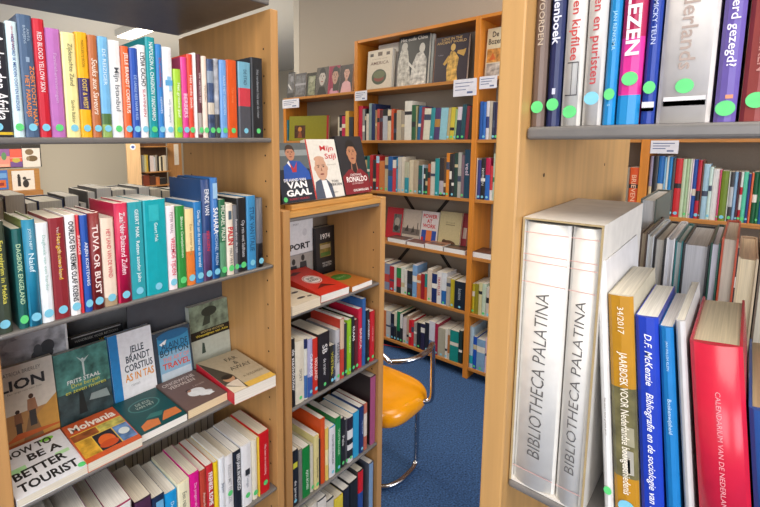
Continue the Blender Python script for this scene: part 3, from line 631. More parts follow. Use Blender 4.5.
rest(1.121, 1.258, .2, .026, '26262a', 'black biography with footballer in a dark red shirt, rightmost on the rest',
     [('p', [(0, 0), (0, .3), (.28, .42), (.74, .42), (1, .3), (1, 0)], '7c2028'), ('p', [(.38, .42), (.42, .55), (.62, .55), (.64, .42), (.52, .34)], '9c6a50'), ('p', [(.42, .4), (.44, .54), (.6, .54), (.6, .4), (.52, .34)], '2c2422')]+face(.5, .7, .17, .19, 'ac7858', '201c1a'),
     [('CRISTIANO', .5, .325, .44, .035, 'e8d8d4', .01), ('RONALDO', .52, .25, .8, .095, 'f2e6e2', .02), ('DE BIOGRAFIE', .52, .175, .44, .03, 'd8b8b4', 0), ('GUILLEM BALAGUE', .6, .06, .6, .04, 'f0e8e4', .02)], dy=.0, hb=True)
# face-out shelf
G5 = 'sport books on the narrow case display shelf'
zA = .9962
stand(284, 313.2, 216.5, 1.140, zA, .014, 'd6d6d6', 'white and photo sport magazine standing face out, cut by the side panel',
      [('r', 0, 0, 1, .4, '9a948c'), ('e', .3, .3, .06, .05, '2c2624'), ('p', [(.2, .0), (.2, .24), (.4, .24), (.42, 0)], '26262a'), ('e', .62, .34, .06, .05, '2c2624'), ('p', [(.5, .0), (.52, .28), (.74, .28), (.78, 0)], '2c2a2c'), ('e', .7, .74, .08, .06, 'c4c4c6'), ('r', 0, .4, 1, .415, '8a8a8a')],
      [('SPORT', .46, .53, .84, .1, '1e1e22', .04), ('SPORT', .4, .88, .2, .03, '8c8c90', .01)], G5, 1)
stand(316, 338.5, 226.5, 1.122, zA, .034, '1c1a1c', 'thick black hardback with 1974 title and small team photograph', [('r', .2, .36, .78, .66, '*7c6a30'), ('r', .24, .38, .74, .46, '4c6a2c'), ('r', .22, .54, .76, .62, 'a89878')],
      [('1974', .5, .8, .5, .11, 'e8e4dc', .02), ('WIJ WAREN\nDE BESTEN', .55, .2, .5, .1, 'c8c4bc', .01)], G5, 2, hb=True)
def lie5(*a, **k): return lie(*a, z=zA, group=G5, **k)
lie5(.906, .908, .12, .17, .028, 'd8ccb4', 'cream paperback with dark speckles lying flat at left of that shelf', [('e', .3, .75, .1, .04, '3a3430'), ('e', .62, .8, .12, .04, '4a443e'), ('e', .75, .5, .12, .04, '3a3430'), ('e', .3, .45, .1, .03, '4a443e'), ('e', .6, .22, .14, .04, '3a3430'), ('e', .85, .18, .08, .03, '3a3430')], [('voetbal', .5, .62, .5, .06, '5a544a', 0)], paper='e0d4bc')
lie5(1.044, .914, .13, .22, .026, 'cc3220', 'red paperback with a white round emblem, lying flat', [('e', .5, .52, .27, .16, 'ece0d8'), ('e', .5, .52, .25, .145, 'c8301e'), ('e', .5, .52, .23, .13, 'e8dcd4'), ('p', [(.2, .2), (.5, .32), (.8, .16), (.5, .22)], '6a1c14'), ('p', [(.1, .8), (.4, .9), (.6, .84), (.3, .78)], '5c1812')], [('SPORT\nLEGENDE', .5, .52, .36, .15, '2c2422', .02)], yaw=-3, tip=.1)
lie5(1.183, .914, .112, .165, .018, 'b8702c', 'orange-brown paperback with a green oval lying flat at right', [('e', .52, .6, .38, .2, '3c7a2c')], [('GRAS', .52, .6, .4, .08, '9cc07c', .01)])
# spine rows in the narrow case
GB = 'books on the narrow case second shelf'
RB_ = Row('y', my0+.008, .7042)
TB = [(291.6, 296.2, 339.5, '1c1c1e', 'black spine with white script at left of narrow case second shelf', dict(title='de stadsdichter', tc='e8e8e8', ts=.6, tw=.7)),
 (296.6, 305.2, 341, 'dcd6c4', 'wide cream spine second on the narrow case second shelf', dict(title='SPORT', tc='8a8478', ts=.3, tw=.2, tz=.45, stick='g')),
 (305.4, 308.8, 339, 'd4d4cc', 'white spine with navy head, narrow case', dict(bands=[(.84, 1, '1c2858'), (.02, .4, '3c6aa8')])),
 (309, 313.9, 339.5, 'a8a8cc', 'lilac spine with white lettering, narrow case', dict(title='ORANJE', tc='f0f0f8', ts=.7, tw=.4, stick='b', bands=[(0, .35, '3858a0')])),
 (314.2, 319, 339, 'c42c1c', 'orange-red spine left of thick black book', dict(title='HOLLAND', tc='f4e0d8', ts=.6, tw=.4, tz=.45, stick='b')),
 (319.4, 330.3, 333, '201a1c', 'thick black spine with white monogram, narrow case', dict(title='SB', tc='d8d8d8', ts=.45, tw=.16, tz=.72, stick='g', title2='de trainer', t2=(.4, .3))),
 (330.6, 333.7, 346, '2a2a20', 'dark spine with yellow lettering, narrow case', dict(title='VOETBAL', tc='c8c03c', ts=.7, tw=.6, stick='b')),
 (333.9, 336.3, 345, '3c4454', 'thin slate spine, narrow case second shelf', dict(title='de wedstrijd', tc='d8d8d8', ts=.6, tw=.6, stick='b')),
 (336.6, 340.8, 330, 'b4b4b8', 'grey white spine left of the cream-headed red one', dict(title='KEEPERS', tc='50545c', ts=.6, tw=.4, stick='g')),
 (341, 344.9, 319, 'b83c2c', 'red spine with cream upper half, narrow case', dict(bands=[(.5, 1, 'c8ae94')], stick='g')),
 (345.1, 347.6, 324, '2a3038', 'thin dark spine left of lime green one', dict(stick='g')),
 (347.9, 352, 320, '84b81c', 'lime green spine on the narrow case second shelf', dict(title='De kleine club', tc='d8ecb0', ts=.3, tw=.3, stick='g')),
 (352.2, 355.2, 317, '1c1c20', 'black spine with white capitals right of lime green', dict(title='KLAAS', tc='f0f0f0', ts=.7, tw=.26, tz=.7, stick='g')),
 (355.5, 358.9, 320, '5a1c24', 'dark wine spine left of the crimson one', dict(stick='g')),
 (359.1, 362.8, 309, 'c01c3c', 'crimson spine with white lettering, narrow case', dict(title='BARCA', tc='f0c8d0', ts=.6, tw=.36, tz=.5)),
 (363.1, 366.4, 299, '2c5c98', 'tall blue spine near right end, narrow case', {}),
 (366.7, 369.8, 310.6, '1c1c22', 'black spine with white capitals at right, narrow case', dict(title='JACOBSEN', tc='e8e8ec', ts=.6, tw=.4, tz=.65, stick='g')),
 (370.4, 375, 311.4, 'bc1c28', 'red spine last on the narrow case second shelf', dict(title='rood wit', tc='e8a0a0', ts=.3, tw=.3, stick='g'))]
for l, r, top, hx, lab, k in TB: k.setdefault('d', .14); RB_.add(l, r, top, hx, loc_label(lab, 'narrow case second shelf'), GB, back=random.uniform(0, .003), ss=.006, **k)
GC = 'books on the narrow case third shelf'
RC_ = Row('y', my0+.008, .3722)
TC_ = [(289, 299.3, 452, '1e2228', 'black spine with a yellow ball, left on narrow case third shelf', dict(marks=((.7, .8, -.5, .6, 'c8c83c'),), title='de jaren', tc='d8d8d8', ts=.4, tw=.4, tz=.3, stick='b')),
 (299.6, 303, 450, '7c7a76', 'grey thin spine left of the green hardback', {}),
 (303.4, 311, 448, '148038', 'bright green spine with white capitals, left part of third shelf', dict(title='AJAX BOVEN', tc='e0f0e0', ts=.4, tw=.4, tz=.35)),
 (311.3, 314.6, 446, 'c8c4b4', 'pale grey spine beside green one', dict(stick='g')),
 (314.9, 319.7, 436, 'd8cc8c', 'pale yellow spine left of orange-red one', dict(title='Sportjaarboek', tc='6c6440', ts=.4, tw=.4, tz=.4, stick='g')),
 (320, 321.6, 440, '2c2c30', 'thin dark spine beside orange-red one', {}),
 (321.8, 326, 419, 'd0501c', 'orange-red tall spine on third shelf', dict(d=.16)),
 (326.2, 329.6, 429, 'dcc060', 'mustard yellow spine right of orange-red one', dict(bands=[(.3, .6, 'e8d8a0')])),
 (329.8, 336, 427, 'dcdce0', 'white spine with light blue edge on third shelf', dict(title='SCHAATSEN IN NEDERLAND', tc='50545c', ts=.45, tw=.6, side='4c9cd0', stick='b')),
 (336.3, 341.5, 417.6, '147c3c', 'green spine in the middle of third shelf', dict(title='VOETBALGEK', tc='a8dcb0', ts=.4, tw=.5, stick='b')),
 (341.8, 345.7, 419, '202024', 'black spine right of the middle green book', dict(stick='g', title='Pele', tc='c8c8c8', ts=.6, tw=.2)),
 (345.9, 348, 420, '44444a', 'thin charcoal spine on third shelf', dict(stick='g')),
 (348.2, 353.8, 417, 'd8d8d8', 'white spine chequered with black blocks', dict(bands=[(.72, 1, '28202c'), (.4, .52, '1c1c20'), (.1, .28, '242428')], stick='g')),
 (354.1, 360, 412.5, '2c98c8', 'sky blue spine on third shelf', dict(d=.15)),
 (360.3, 364.4, 407, '1c3468', 'navy spine on third shelf', dict(stick='b', title='rug nummer', tc='90a8d0', ts=.4, tw=.3)),
 (364.7, 368, 404, 'b86450', 'rust and cream thin spine left of the mauve one', dict(bands=[(.3, .8, 'd8ccc0')])),
 (371, 376.6, 376.4, 'a05078', 'tall mauve book at right end of third shelf', dict(d=.2, side='2c2426', paper='b8b0a8'))]
for l, r, top, hx, lab, k in TC_: k.setdefault('d', .14); RC_.add(l, r, top, hx, loc_label(lab.replace(' on third shelf', ' on narrow case third shelf'), 'narrow case third shelf'), GC, back=random.uniform(0, .003), zref=.5, ss=.006, **k)
GD = 'books on the narrow case bottom shelf'
RD_ = Row('y', my0+.008, .0732)
TD_ = [(302, 309, 510, '8c8c84', 'grey book leftmost on the bottom shelf of narrow case', {}), (309.3, 318, 505, 'd4d0c4', 'cream book second on narrow case bottom shelf', {}), (318.3, 327, 499, 'dcd8d0', 'white book third on narrow case bottom shelf', dict(side='384048')),
 (327.3, 335, 500, 'c8c4b8', 'pale book left of yellow one, bottom shelf', dict(side='2c3444')), (335.3, 343.6, 497, 'd8c43c', 'yellow book on the bottom shelf of narrow case', {}),
 (344, 350, 489, '202434', 'black-navy book leaning dark, bottom shelf of narrow case', {}), (350.4, 358.6, 481, '1c2024', 'black book left of red and blue one, bottom shelf', {}),
 (359, 364.2, 471, 'c81c24', 'red spine with a blue middle on the bottom shelf', dict(bands=[(.3, .62, '2c4c94')], side='2a2a2c')), (370, 374, 463, '7c9cc0', 'tall grey-blue book at right end of bottom shelf', dict(side='5c6474', d=.19))]
for l, r, top, hx, lab, k in TD_: k.setdefault('d', .15); RD_.add(l, r, top, hx, lab, GD, back=random.uniform(0, .003), zref=.26, **k)

# ------------------------------------------------------------------ wall case
FR = FX0+.012
ZT = [z+.0202 for z in FZ]        # standing heights: 0 top display, 1 eye level, 2 chest, 3 display, 4 knee, 5 bottom
def frow(j): return Row('x', FR, ZT[j])
auto_row(frow(1), 358, [(362, 106, 'b81c3c'), (364.4, 109, '8c8c88'), (365.6, 108.5, '26262a'), (368.4, 113.7, 'd0c8b8'), (371, 103.4, '7c9494'), (374.5, 104, '1c2c58', dict(d=.19)), (376.5, 110, 'a88860'), (379, 109, 'b84c40'),
  (382, 110, '5a2228'), (387, 109, 'b0b4bc', dict(bands=[(.78, 1, '1c1c20')])), (390.5, 110, 'd0c0a0'), (393, 109, 'c44c24'), (396, 113, '2c2c30'), (400.5, 110, 'b4a890'), (404, 111, '9a9080'), (411, 101, 'd8d4c8', dict(d=.18)),
  (415, 105, '2c5c3c'), (416.4, 106, 'a8a070')], 'the eye-level shelf, back case middle bay', 'eye-level books in the middle bay', stick=None)
auto_row(frow(1), 416.6, [(419.6, 106, '24608c'), (422.4, 107, '8c3444'), (429, 108.6, 'd4d0bc'), (433, 108, '2c8c94'), (438.6, 108, '4c3c68', dict(bands=[(.4, .65, 'a87c3c')])), (446, 108, '8cc0cc'), (448.6, 108, 'b0a070'), (453, 107.5, 'c8b83c'),
  (455, 109, '8cac74'), (459.6, 107, '24344c', dict(bands=[(.6, 1, 'd0c8d4')])), (464, 104.5, '1c4c58'), (467.3, 106, '7c2434'), (470.6, 107, '2a2420')], 'the eye-level shelf, back case middle bay', 'eye-level books in the middle bay', lean=3, first=19)
auto_row(frow(1), 478.3, [(481.6, 101.5, '1c58a8'), (484.8, 102, '2464b4'), (488, 101, 'd4d0d4', dict(bands=[(.3, .6, '2c3c78')])), (491.2, 101, 'b8b0a0'), (494, 102, '242848'), (497, 102, '302c50'), (500.5, 101, 'b82430'), (507, 103, '3c6c8c'), (514, 101, 'c8b890'), (522, 104, '7c3c2c')],
  'the eye-level shelf, back case right bay', 'eye-level books in the right bay')
auto_row(frow(2), 357.5, [(360, 156, '1c4c54'), (364, 156, '245c5c'), (366.5, 160, 'c8a878'), (369.3, 156, '24746c'), (372.5, 155, 'b0242c'), (375.5, 160, '2c2c30'), (378.6, 156, 'c42830', dict(bands=[(.8, 1, '9cc4dc')])), (384, 161, 'c4743c'), (387.5, 157, 'b8a888'),
  (392, 156.4, '245c9c'), (395.6, 160, 'c43c48', dict(bands=[(.75, 1, 'e0dcd4')])), (397, 158, '3c8cb0'), (400.5, 157, 'c0bcb4'), (404, 157, 'd0c8b8'), (408.2, 162, 'b0b098', dict(bands=[(0, .5, '2c8c9c')])), (412.6, 160, 'd0c4a8'),
  (417.3, 161, 'b0a088'), (421.4, 165.5, '1c5c58'), (422.8, 165, 'a8c4d4'), (424.5, 168, '202428'), (427, 168, '1c4c44'), (429.6, 164, 'b4542c'), (434, 162, 'c8c4b8'), (438.2, 158.4, '1c8c90'), (442.6, 157.8, '342c2c', dict(bands=[(.05, .4, 'b0a8b0')])),
  (445, 158, '5c4430'), (448.2, 153, 'd88424'), (450.6, 154, '222426'), (453, 154, '2c2c30'), (456.6, 153, '28443c'), (460, 152.4, 'a8a8a0'), (463, 155, '7c6470'), (469.4, 149.5, '164058', dict(title='veel', tc='c8b8c8', ts=.6, tw=.3, tz=.6))],
  'the chest-high shelf, back case middle bay', 'chest-high books in the middle bay')
auto_row(frow(2), 474.6, [(476.2, 158, 'c8b8b0'), (479.6, 160, '343c7c'), (484, 158, '222226', dict(title='NORDEN', tc='d8d8d8', ts=.5, tw=.5)), (488.6, 158, 'b81c4c', dict(bands=[(0, .6, '2464b8')])), (491.6, 166, 'c8343c', dict(bands=[(0, .3, 'd8d4d0')])), (496, 153.6, 'b0c4b0', dict(bands=[(.4, .5, '24845c')])),
  (503, 158, '4c5c6c'), (512, 156, '8c2c2c'), (523, 158, 'c0b090')], 'the chest-high shelf, back case right bay', 'chest-high books in the right bay')
auto_row(frow(4), 372, [(376, 262, '5c5c60'), (380, 262, 'c0b8a8'), (384, 262, '8c3030'), (389, 263.6, '7c849c', dict(bands=[(.3, .6, 'b84038')])), (393.5, 266.5, 'b4202c'), (396, 267, 'd4ccc8'), (400.4, 268, '28302c', dict(bands=[(.25, .6, 'b02830'), (.6, 1, '2c8444')])), (404, 267, 'd8dcd0'), (406.5, 270, 'd8d4cc'), (411.5, 271, '28282a'),
  (416, 265.5, '7ca4d0', dict(paper='e8e4ec')), (420, 275, 'd0743c'), (424, 274, '9c1c28'), (426.5, 274, '1c8480', dict(bands=[(0, .5, 'd0582c')])), (431, 269.5, 'd8c8b4'), (436, 274, '1c2c64'), (440.6, 272, 'e0dcd8', dict(title='TRAVELLER', tc='b82c3c', ts=.5, tw=.6)), (445.4, 273, 'd4d8dc', dict(bands=[(.03, .45, '2464a8')])),
  (449.5, 277.8, 'b0a898'), (453.6, 279.5, 'b4a41c'), (465, 282, '16202c', dict(title='kosmos', tc='a8b0b8', ts=.3, tw=.4, d=.17))], 'the knee-high shelf, back case middle bay', 'knee-high books in the middle bay')
auto_row(frow(4), 470.8, [(473.6, 284, 'bca81c'), (477.5, 284, '8c8420'), (481, 283, 'c8c090'), (485, 284, 'b8c8b0'), (490, 288, 'c0b8ac'), (500, 286, '5c6c7c'), (511, 284, 'a44c34')], 'the knee-high shelf, back case right bay', 'knee-high books in the right bay', depth=.17)
auto_row(frow(5), 372, [(376, 308, '7c3030'), (380, 309, 'c8c0b0'), (385.6, 310, 'c8743c'), (390, 311, 'b8b8b8'), (393.5, 314, '1c1c2c'), (396, 312, 'd0ccb8', dict(bands=[(.0, .5, '28282c')])), (399.5, 312, '147c4c', dict(bands=[(0, .35, '1c2024')])), (402, 314, '26262a', dict(bands=[(.5, 1, 'd8d8d4')])), (406, 318, 'd0c4c4'), (408, 316, 'b8a088'), (410.5, 320, 'c81c24'), (413, 320, 'd42430'),
  (416, 322.5, '9a948c'), (420, 323, '1c1c24'), (424, 324, '2a2444'), (428, 323, '20202c'), (434, 322, 'ccccd8', dict(bands=[(.1, .4, '3c6ca4')])), (437, 324, 'a41c40'), (444.3, 328.6, 'a8a490'), (446.6, 329, 'd8d4c8'), (449, 329, 'd0c8b8', dict(bands=[(.2, .8, 'b8743c')])), (457.6, 331, '14847c', dict(side='123c38', d=.19)), (461.2, 331, '1c3434')],
  'the bottom shelf, back case middle bay', 'bottom shelf books in the middle bay', depth=.17)
auto_row(frow(5), 468, [(472, 327, 'a8c0cc', dict(bands=[(.1, .3, '1c9ca8')])), (475.6, 337, '1c50b0'), (484, 340, '7c9cb8'), (486.8, 338, 'd8b8c8'), (495, 334, '4c5c5c'), (505, 336, 'b8a888')], 'the bottom shelf, back case right bay', 'bottom shelf books in the right bay', depth=.19)
# left bay, eye-level
auto_row(frow(1), 283.2, [(285.4, 119, '2c7ca0'), (287, 120, '3c94b0')], 'the eye-level shelf, back case left bay', 'eye-level books in the left bay')
auto_row(frow(1), 337.4, [(339, 117, 'c8c0a8'), (341.5, 115, '2a2a2e'), (345, 116, 'b4204c'), (348.6, 111, 'd4b050', dict(d=.17)), (352.6, 117, '2c3440')], 'the eye-level shelf, back case left bay', 'eye-level books in the left bay', first=3)
# far right bay, seen through the near bookcase
auto_row(frow(2), 611, [(620, 166, '384c6c'), (626.5, 168, '8c8474'), (637.5, 167.5, 'd85420', dict(title='BRIEVEN', tc='f0c0a0', ts=.5, tw=.6))], 'the chest-high shelf, back case right bay', 'chest-high books in the right bay', first=10)
auto_row(frow(2), 645.6, [(649, 156, '8c849c'), (654, 156, '1e2024'), (660, 156, '1c6cb8'), (662, 157, '7cb4d8'), (664.4, 156, 'd8dcd8'), (668, 157, '2480c0'), (671, 158, '4a4a4c'), (678, 158.6, 'c4242c', dict(d=.16)), (682, 159, 'b8ccac'), (685, 159, 'a8c49c'), (687.4, 159, 'd0d4c4'), (689, 159.5, 'dcc8d8'), (693, 159.5, '2050a4'), (697.2, 160, 'b41c34'),
  (699, 161, '6c3c24'), (705, 164, 'a0c4d8'), (708.4, 167, 'c4dcd4'), (715, 169, 'dcdcdc', dict(bands=[])), (717, 170, 'c8406c'), (724.4, 171, '6c8424', dict(bands=[])), (726, 172, 'd0d4d0'), (730, 172, '3c3c40', dict(bands=[(.3, .7, 'b0b4b8')])), (733.5, 172, '90b8dc'), (736, 172, '4c2430'), (739, 172, 'd8dcd8', dict(bands=[(.0, .25, 'b81c2c'), (.55, .7, 'c42434')])), (743.6, 172, '58c8a8'), (746.5, 174, '2c3c80'), (749, 173, 'd8643c'), (754, 172, '145c3c'), (757, 173, '24744c'), (764, 172, '205c9c'), (772, 172, '9c2c34'), (782, 174, '3c3c40')],
  'the chest-high shelf, back case end bay', 'chest-high books in the end bay')
auto_row(frow(3), 640, [(655, 240, '3c4c6c'), (672, 242, 'b0a890'), (690, 242, '6c2c2c'), (706, 244, '2c5c5c'), (722, 246, 'c8c0a8'), (740, 248, '2c2c34'), (758, 250, '8c5c2c')], 'the waist-high shelf, back case end bay', 'waist-high books in the end bay', stick=None)
# face-out books of the wall case
def fstand(pl, pr, pt, j, t, hx, label, art, tx, group, lean=6, back=.03, **k):
    e = math.radians(lean); X = FR+back; zb = ZT[j]
    h = .25
    for _ in range(5):
        R = Row('x', X+.5*h*math.sin(e), zb); a, b = R.u(pl, zb+.5*h), R.u(pr, zb+.5*h)
        h = Row('x', X+h*math.sin(e), zb).height((a+b)/2, pt)/math.cos(e)
    for a_, b_ in LIMITS['x']:
        if a_ < (a+b)/2 < b_: a, b = max(a, a_), min(b, b_)
    return cover_book(b-a-.001, h, t, hx, label, group, (X, -(a+b)/2, zb+math.sin(e)*t), (-e, 0, -PI/2), art, tx, **k)
GT = 'face-out books on the top shelf of the back bookcase'
fstand(367.3, 391.8, 50, 0, .04, 'c8bca8', 'cream book of the Americas with round leafy emblem on top shelf', [('e', .5, .3, .3, .2, '3c4430'), ('e', .5, .26, .2, .08, '7c3428'), ('e', .5, .36, .24, .1, '5a6240'), ('r', .1, .84, .24, .92, '3a3230'), ('r', .42, .84, .6, .94, '5a4638'), ('r', .76, .84, .9, .92, '4a3a34')], [('AMERICA', .5, .66, .74, .08, '6c5048', .01), ('in de oude wereld', .5, .77, .6, .03, '8a7868', 0)], GT, 4, .01, hb=True)
fstand(378, 398, 44, 0, .02, 'd4d0c8', 'white book standing behind the cream book of the Americas', [], [], GT, 2, .09)
fstand(398, 428.6, 35.5, 0, .03, '24262a', 'black book with a pale stone statue couple, The old China', [('p', [(.0, .0), (.0, .5), (.1, .78), (.22, .84), (.32, .7), (.4, .36), (.46, 0)], '*a8a49a'), ('e', .2, .8, .1, .08, 'b4b0a6'), ('p', [(.42, 0), (.5, .44), (.62, .62), (.8, .66), (.94, .5), (.96, 0)], '*b4b0a8'), ('e', .78, .72, .09, .1, 'bcb8ae'), ('p', [(.34, .5), (.62, .3), (.64, .24), (.36, .42)], 'c8c4ba')], [('Het oude China', .5, .93, .86, .07, 'e4e0d8', .01)], GT, 5, .02, hb=True)
fstand(429.2, 433.4, 34, 0, .02, 'c8ccc4', 'pale grey narrow book edge right of the statue book', [], [], GT, 3, .06)
fstand(434, 468, 36, 0, .028, '2a1e2c', 'dark purple book with a golden classical statue', [('p', [(.42, 0), (.4, .3), (.44, .5), (.5, .66), (.62, .64), (.74, .5), (.7, .2), (.74, 0)], '*c09848'), ('e', .56, .74, .07, .08, 'c8a45c'), ('p', [(.68, .6), (.88, .52), (.92, .6), (.94, .68), (.86, .66), (.7, .66)], 'bc9448'), ('p', [(.44, .58), (.28, .4), (.34, .36), (.48, .48)], 'b48c40'), ('r', 0, 0, .03, 1, '6c4434')], [('LOVE IN THE\nANCIENT WORLD', .5, .9, .86, .13, 'c8a468', .01), ('hidden', .2, .6, .16, .03, '8a8494', 0)], GT, 5, .03, hb=True)
fstand(486.2, 503, 28, 0, .024, 'd0c4a4', 'cream book with dark old-style title in the right bay top', [('r', .05, .3, .95, .58, '*b8803c'), ('r', .05, .02, .95, .28, '*a8a098'), ('p', [(.2, .34), (.4, .5), (.6, .36)], 'c8642c')], [('De\nBozen', .5, .8, .8, .26, '40342c', .02)], GT, 5, .03)
GL = 'portrait books on the top of the back case left bay'
def bw(cx, cz, s, skin='8c8a88', hair='26262a'): return face(cx, cz, .17*s, .19*s, skin, hair, False, '5c5a58')
fstand(284, 294.4, 73, 0, .02, '2c2c30', 'dark book with a vintage car photograph, leftmost portrait', [('r', .08, .2, .92, .95, '*5c5c60'), ('p', [(.1, .5), (.6, .3), (.62, .36), (.14, .58)], 'c8c8c8'), ('e', .6, .74, .2, .12, '84848a')], [], GL)
fstand(295, 305.8, 73.5, 0, .02, '4c4c50', 'grey book with pale band, second portrait on left bay top', [('r', .1, .1, .9, .9, '*66666a'), ('r', 0, .5, 1, .58, '9a9aa0')], [], GL)
fstand(306.4, 316, 73, 0, .02, '26261f', 'black book with pale green figure, third portrait on left bay top', [('r', .2, .04, .92, .86, '*7c8068'), ('e', .55, .7, .2, .12, 'a0a088')], [], GL)
fstand(316.4, 328, 67.5, 0, .022, '3a3634', 'black and white woman portrait book on left bay top', [('r', 0, 0, 1, 1, '54504c')]+bw(.5, .62, 1.5, 'b4aca4')+[('p', [(.1, 0), (.3, .3), (.7, .3), (.95, 0)], '201e1e')], [], GL)
fstand(328.5, 339.6, 66, 0, .022, '8c2444', 'magenta book with a dark haired woman on left bay top', [('p', [(0, 0), (.3, .2), (.7, .2), (1, 0)], 'c0889c'), ('r', .45, .1, 1, .9, '34322c')]+bw(.6, .62, 1.5, 'b08a78')+[('r', .0, .0, .16, 1, '9c284c')], [], GL)
fstand(340.1, 352.7, 65, 0, .022, '35282c', 'dark book with a woman in pale pink, rightmost on left bay top', [('p', [(.08, 0), (.2, .34), (.5, .46), (.84, .34), (.96, 0)], 'd0a0a4'), ('r', .42, .4, .6, .6, 'b88a78')]+bw(.52, .7, 1.2, 'c09484'), [], GL)
cover_book(.36, .205, .03, '8a8618', 'large olive green art book with small painting, standing askew in left bay', None, (2.665, at_x(309.5, 130, 2.68).y, ZT[1]+.002), (-.06, 0, -PI/2+.36), [('r', .14, .1, .42, .62, '*4a2c1c'), ('e', .28, .46, .05, .1, 'c8843c'), ('p', [(.22, .12), (.34, .12), (.31, .38), (.26, .38)], '8c4c2c'), ('r', .95, 0, 1, 1, 'a81c28')], hb=True)
GDp = 'face-out books on the wall case display shelf'
fstand(386.5, 402.3, 208, 3, .02, 'b01c30', 'red book with black and white picture, display shelf', [('r', .45, .2, .92, .8, '*5c5c5c'), ('e', .68, .55, .16, .14, 'a09890'), ('e', .66, .34, .14, .1, '2c2828')], [], GDp, 10, .1)
fstand(403, 420.2, 210, 3, .02, 'b8aca0', 'misty grey book with bare dark trees, display shelf', [('r', 0, .2, 1, .4, '6a605c'), ('p', [(.12, .3), (.3, .52), (.36, .3)], '3a3432'), ('p', [(.5, .26), (.62, .5), (.7, .3)], '3a3432'), ('r', .84, .25, .88, .6, '4a4240')], [], GDp, 10, .1)
fstand(421, 437.8, 212, 3, .02, 'd4cccc', 'white book with red capitals and blue-orange picture, display shelf', [('r', .06, .08, .94, .42, '24489c'), ('r', .34, .08, .68, .42, 'd8743c'), ('r', .06, .08, .2, .2, 'b82c34')], [('POWER\nAT\nWORK', .5, .7, .84, .42, 'c02838', .03)], GDp, 10, .1)
fstand(439, 460.6, 212.5, 3, .02, 'b8ac84', 'straw coloured book with a brown dog, display shelf', [('e', .5, .12, .32, .09, '5a3c28'), ('e', .3, .16, .1, .06, '4a3020'), ('r', .3, .62, .72, .65, '8a8060')], [('de hond', .5, .7, .4, .05, '7c7458', 0)], GDp, 10, .1)
fstand(461.4, 467.5, 214, 3, .02, '8c2838', 'narrow dark red book beside upright, display shelf', [('r', .3, .3, .9, .6, 'b8a8a0')], [], GDp, 10, .12)
GLy = 'books lying flat along the front of the display shelf'
def flie(pl, pr, j, d, t, hx, label, zadd=0, yaw=0, art=None, **k):
    R = frow(j); a, b = R.u(pl), R.u(pr)
    return cover_book(b-a-.002, d, t, hx, label, GLy, (FX0+.01, -(a+b)/2, ZT[j]+t+zadd), (-PI/2, 0, -PI/2+math.radians(yaw)), art or [('r', .1, .1, .9, .6, '*6a4a40')], [], paper='e8e6e2', **k)
flie(387.5, 405.5, 3, .11, .03, '4a2c30', 'dark patterned book lying flat, first from the left')
flie(406.5, 424, 3, .11, .026, '6c2c30', 'wine red patterned book lying flat, second from left')
flie(424.6, 443, 3, .11, .034, 'a87860', 'tan pink book lying flat, third from left')
flie(443.6, 465, 3, .11, .03, '3c342c', 'dark brown book lying flat beside the upright')
flie(472.5, 494, 3, .15, .034, '5c4038', 'brown patterned book lying flat in the right bay')
# paper shelf labels
def slabel(pl, pr, pt, pb, label, X=FX0-.002):
    a = at_x(pl, (pt+pb)/2, X); b = at_x(pr, (pt+pb)/2, X); t = at_x((pl+pr)/2, pt, X).z; z = at_x((pl+pr)/2, pb, X).z
    r = thing('shelf_label', label, 'label', (X, (a.y+b.y)/2, z), (0, 0, -PI/2), 'paper shelf labels'); w = a.y-b.y; h = t-z
    obj('card', bx(-w/2, w/2, -.0008, .0008, 0, h), M('dcdce4', .6), r)
    bm = bmesh.new()
    for zz, x0, x1 in ((.78, -.42, .36), (.58, -.42, .2), (.38, -.42, .05)):
        box(bm, x0*w, x1*w, -.0012, -.0009, h*zz-.002, h*zz+.002)
    box(bm, .1*w, .34*w, -.0012, -.0009, h*.14, h*.26)
    obj('lines_of_print', bm, M('5c6c94', .6), r)
slabel(282.5, 299, 99, 108, 'white paper label on left bay upright, left of the portraits')
slabel(355, 367, 91, 100.5, 'small white paper label under the cream emblem book')
slabel(453.5, 476.6, 79, 96, 'largest white paper label under the purple statue book')
slabel(479.5, 497, 76, 88.5, 'white paper label in the right bay below the title book')
slabel(650.6, 678.6, 140.5, 153.5, 'white paper label seen through the near right bookcase')
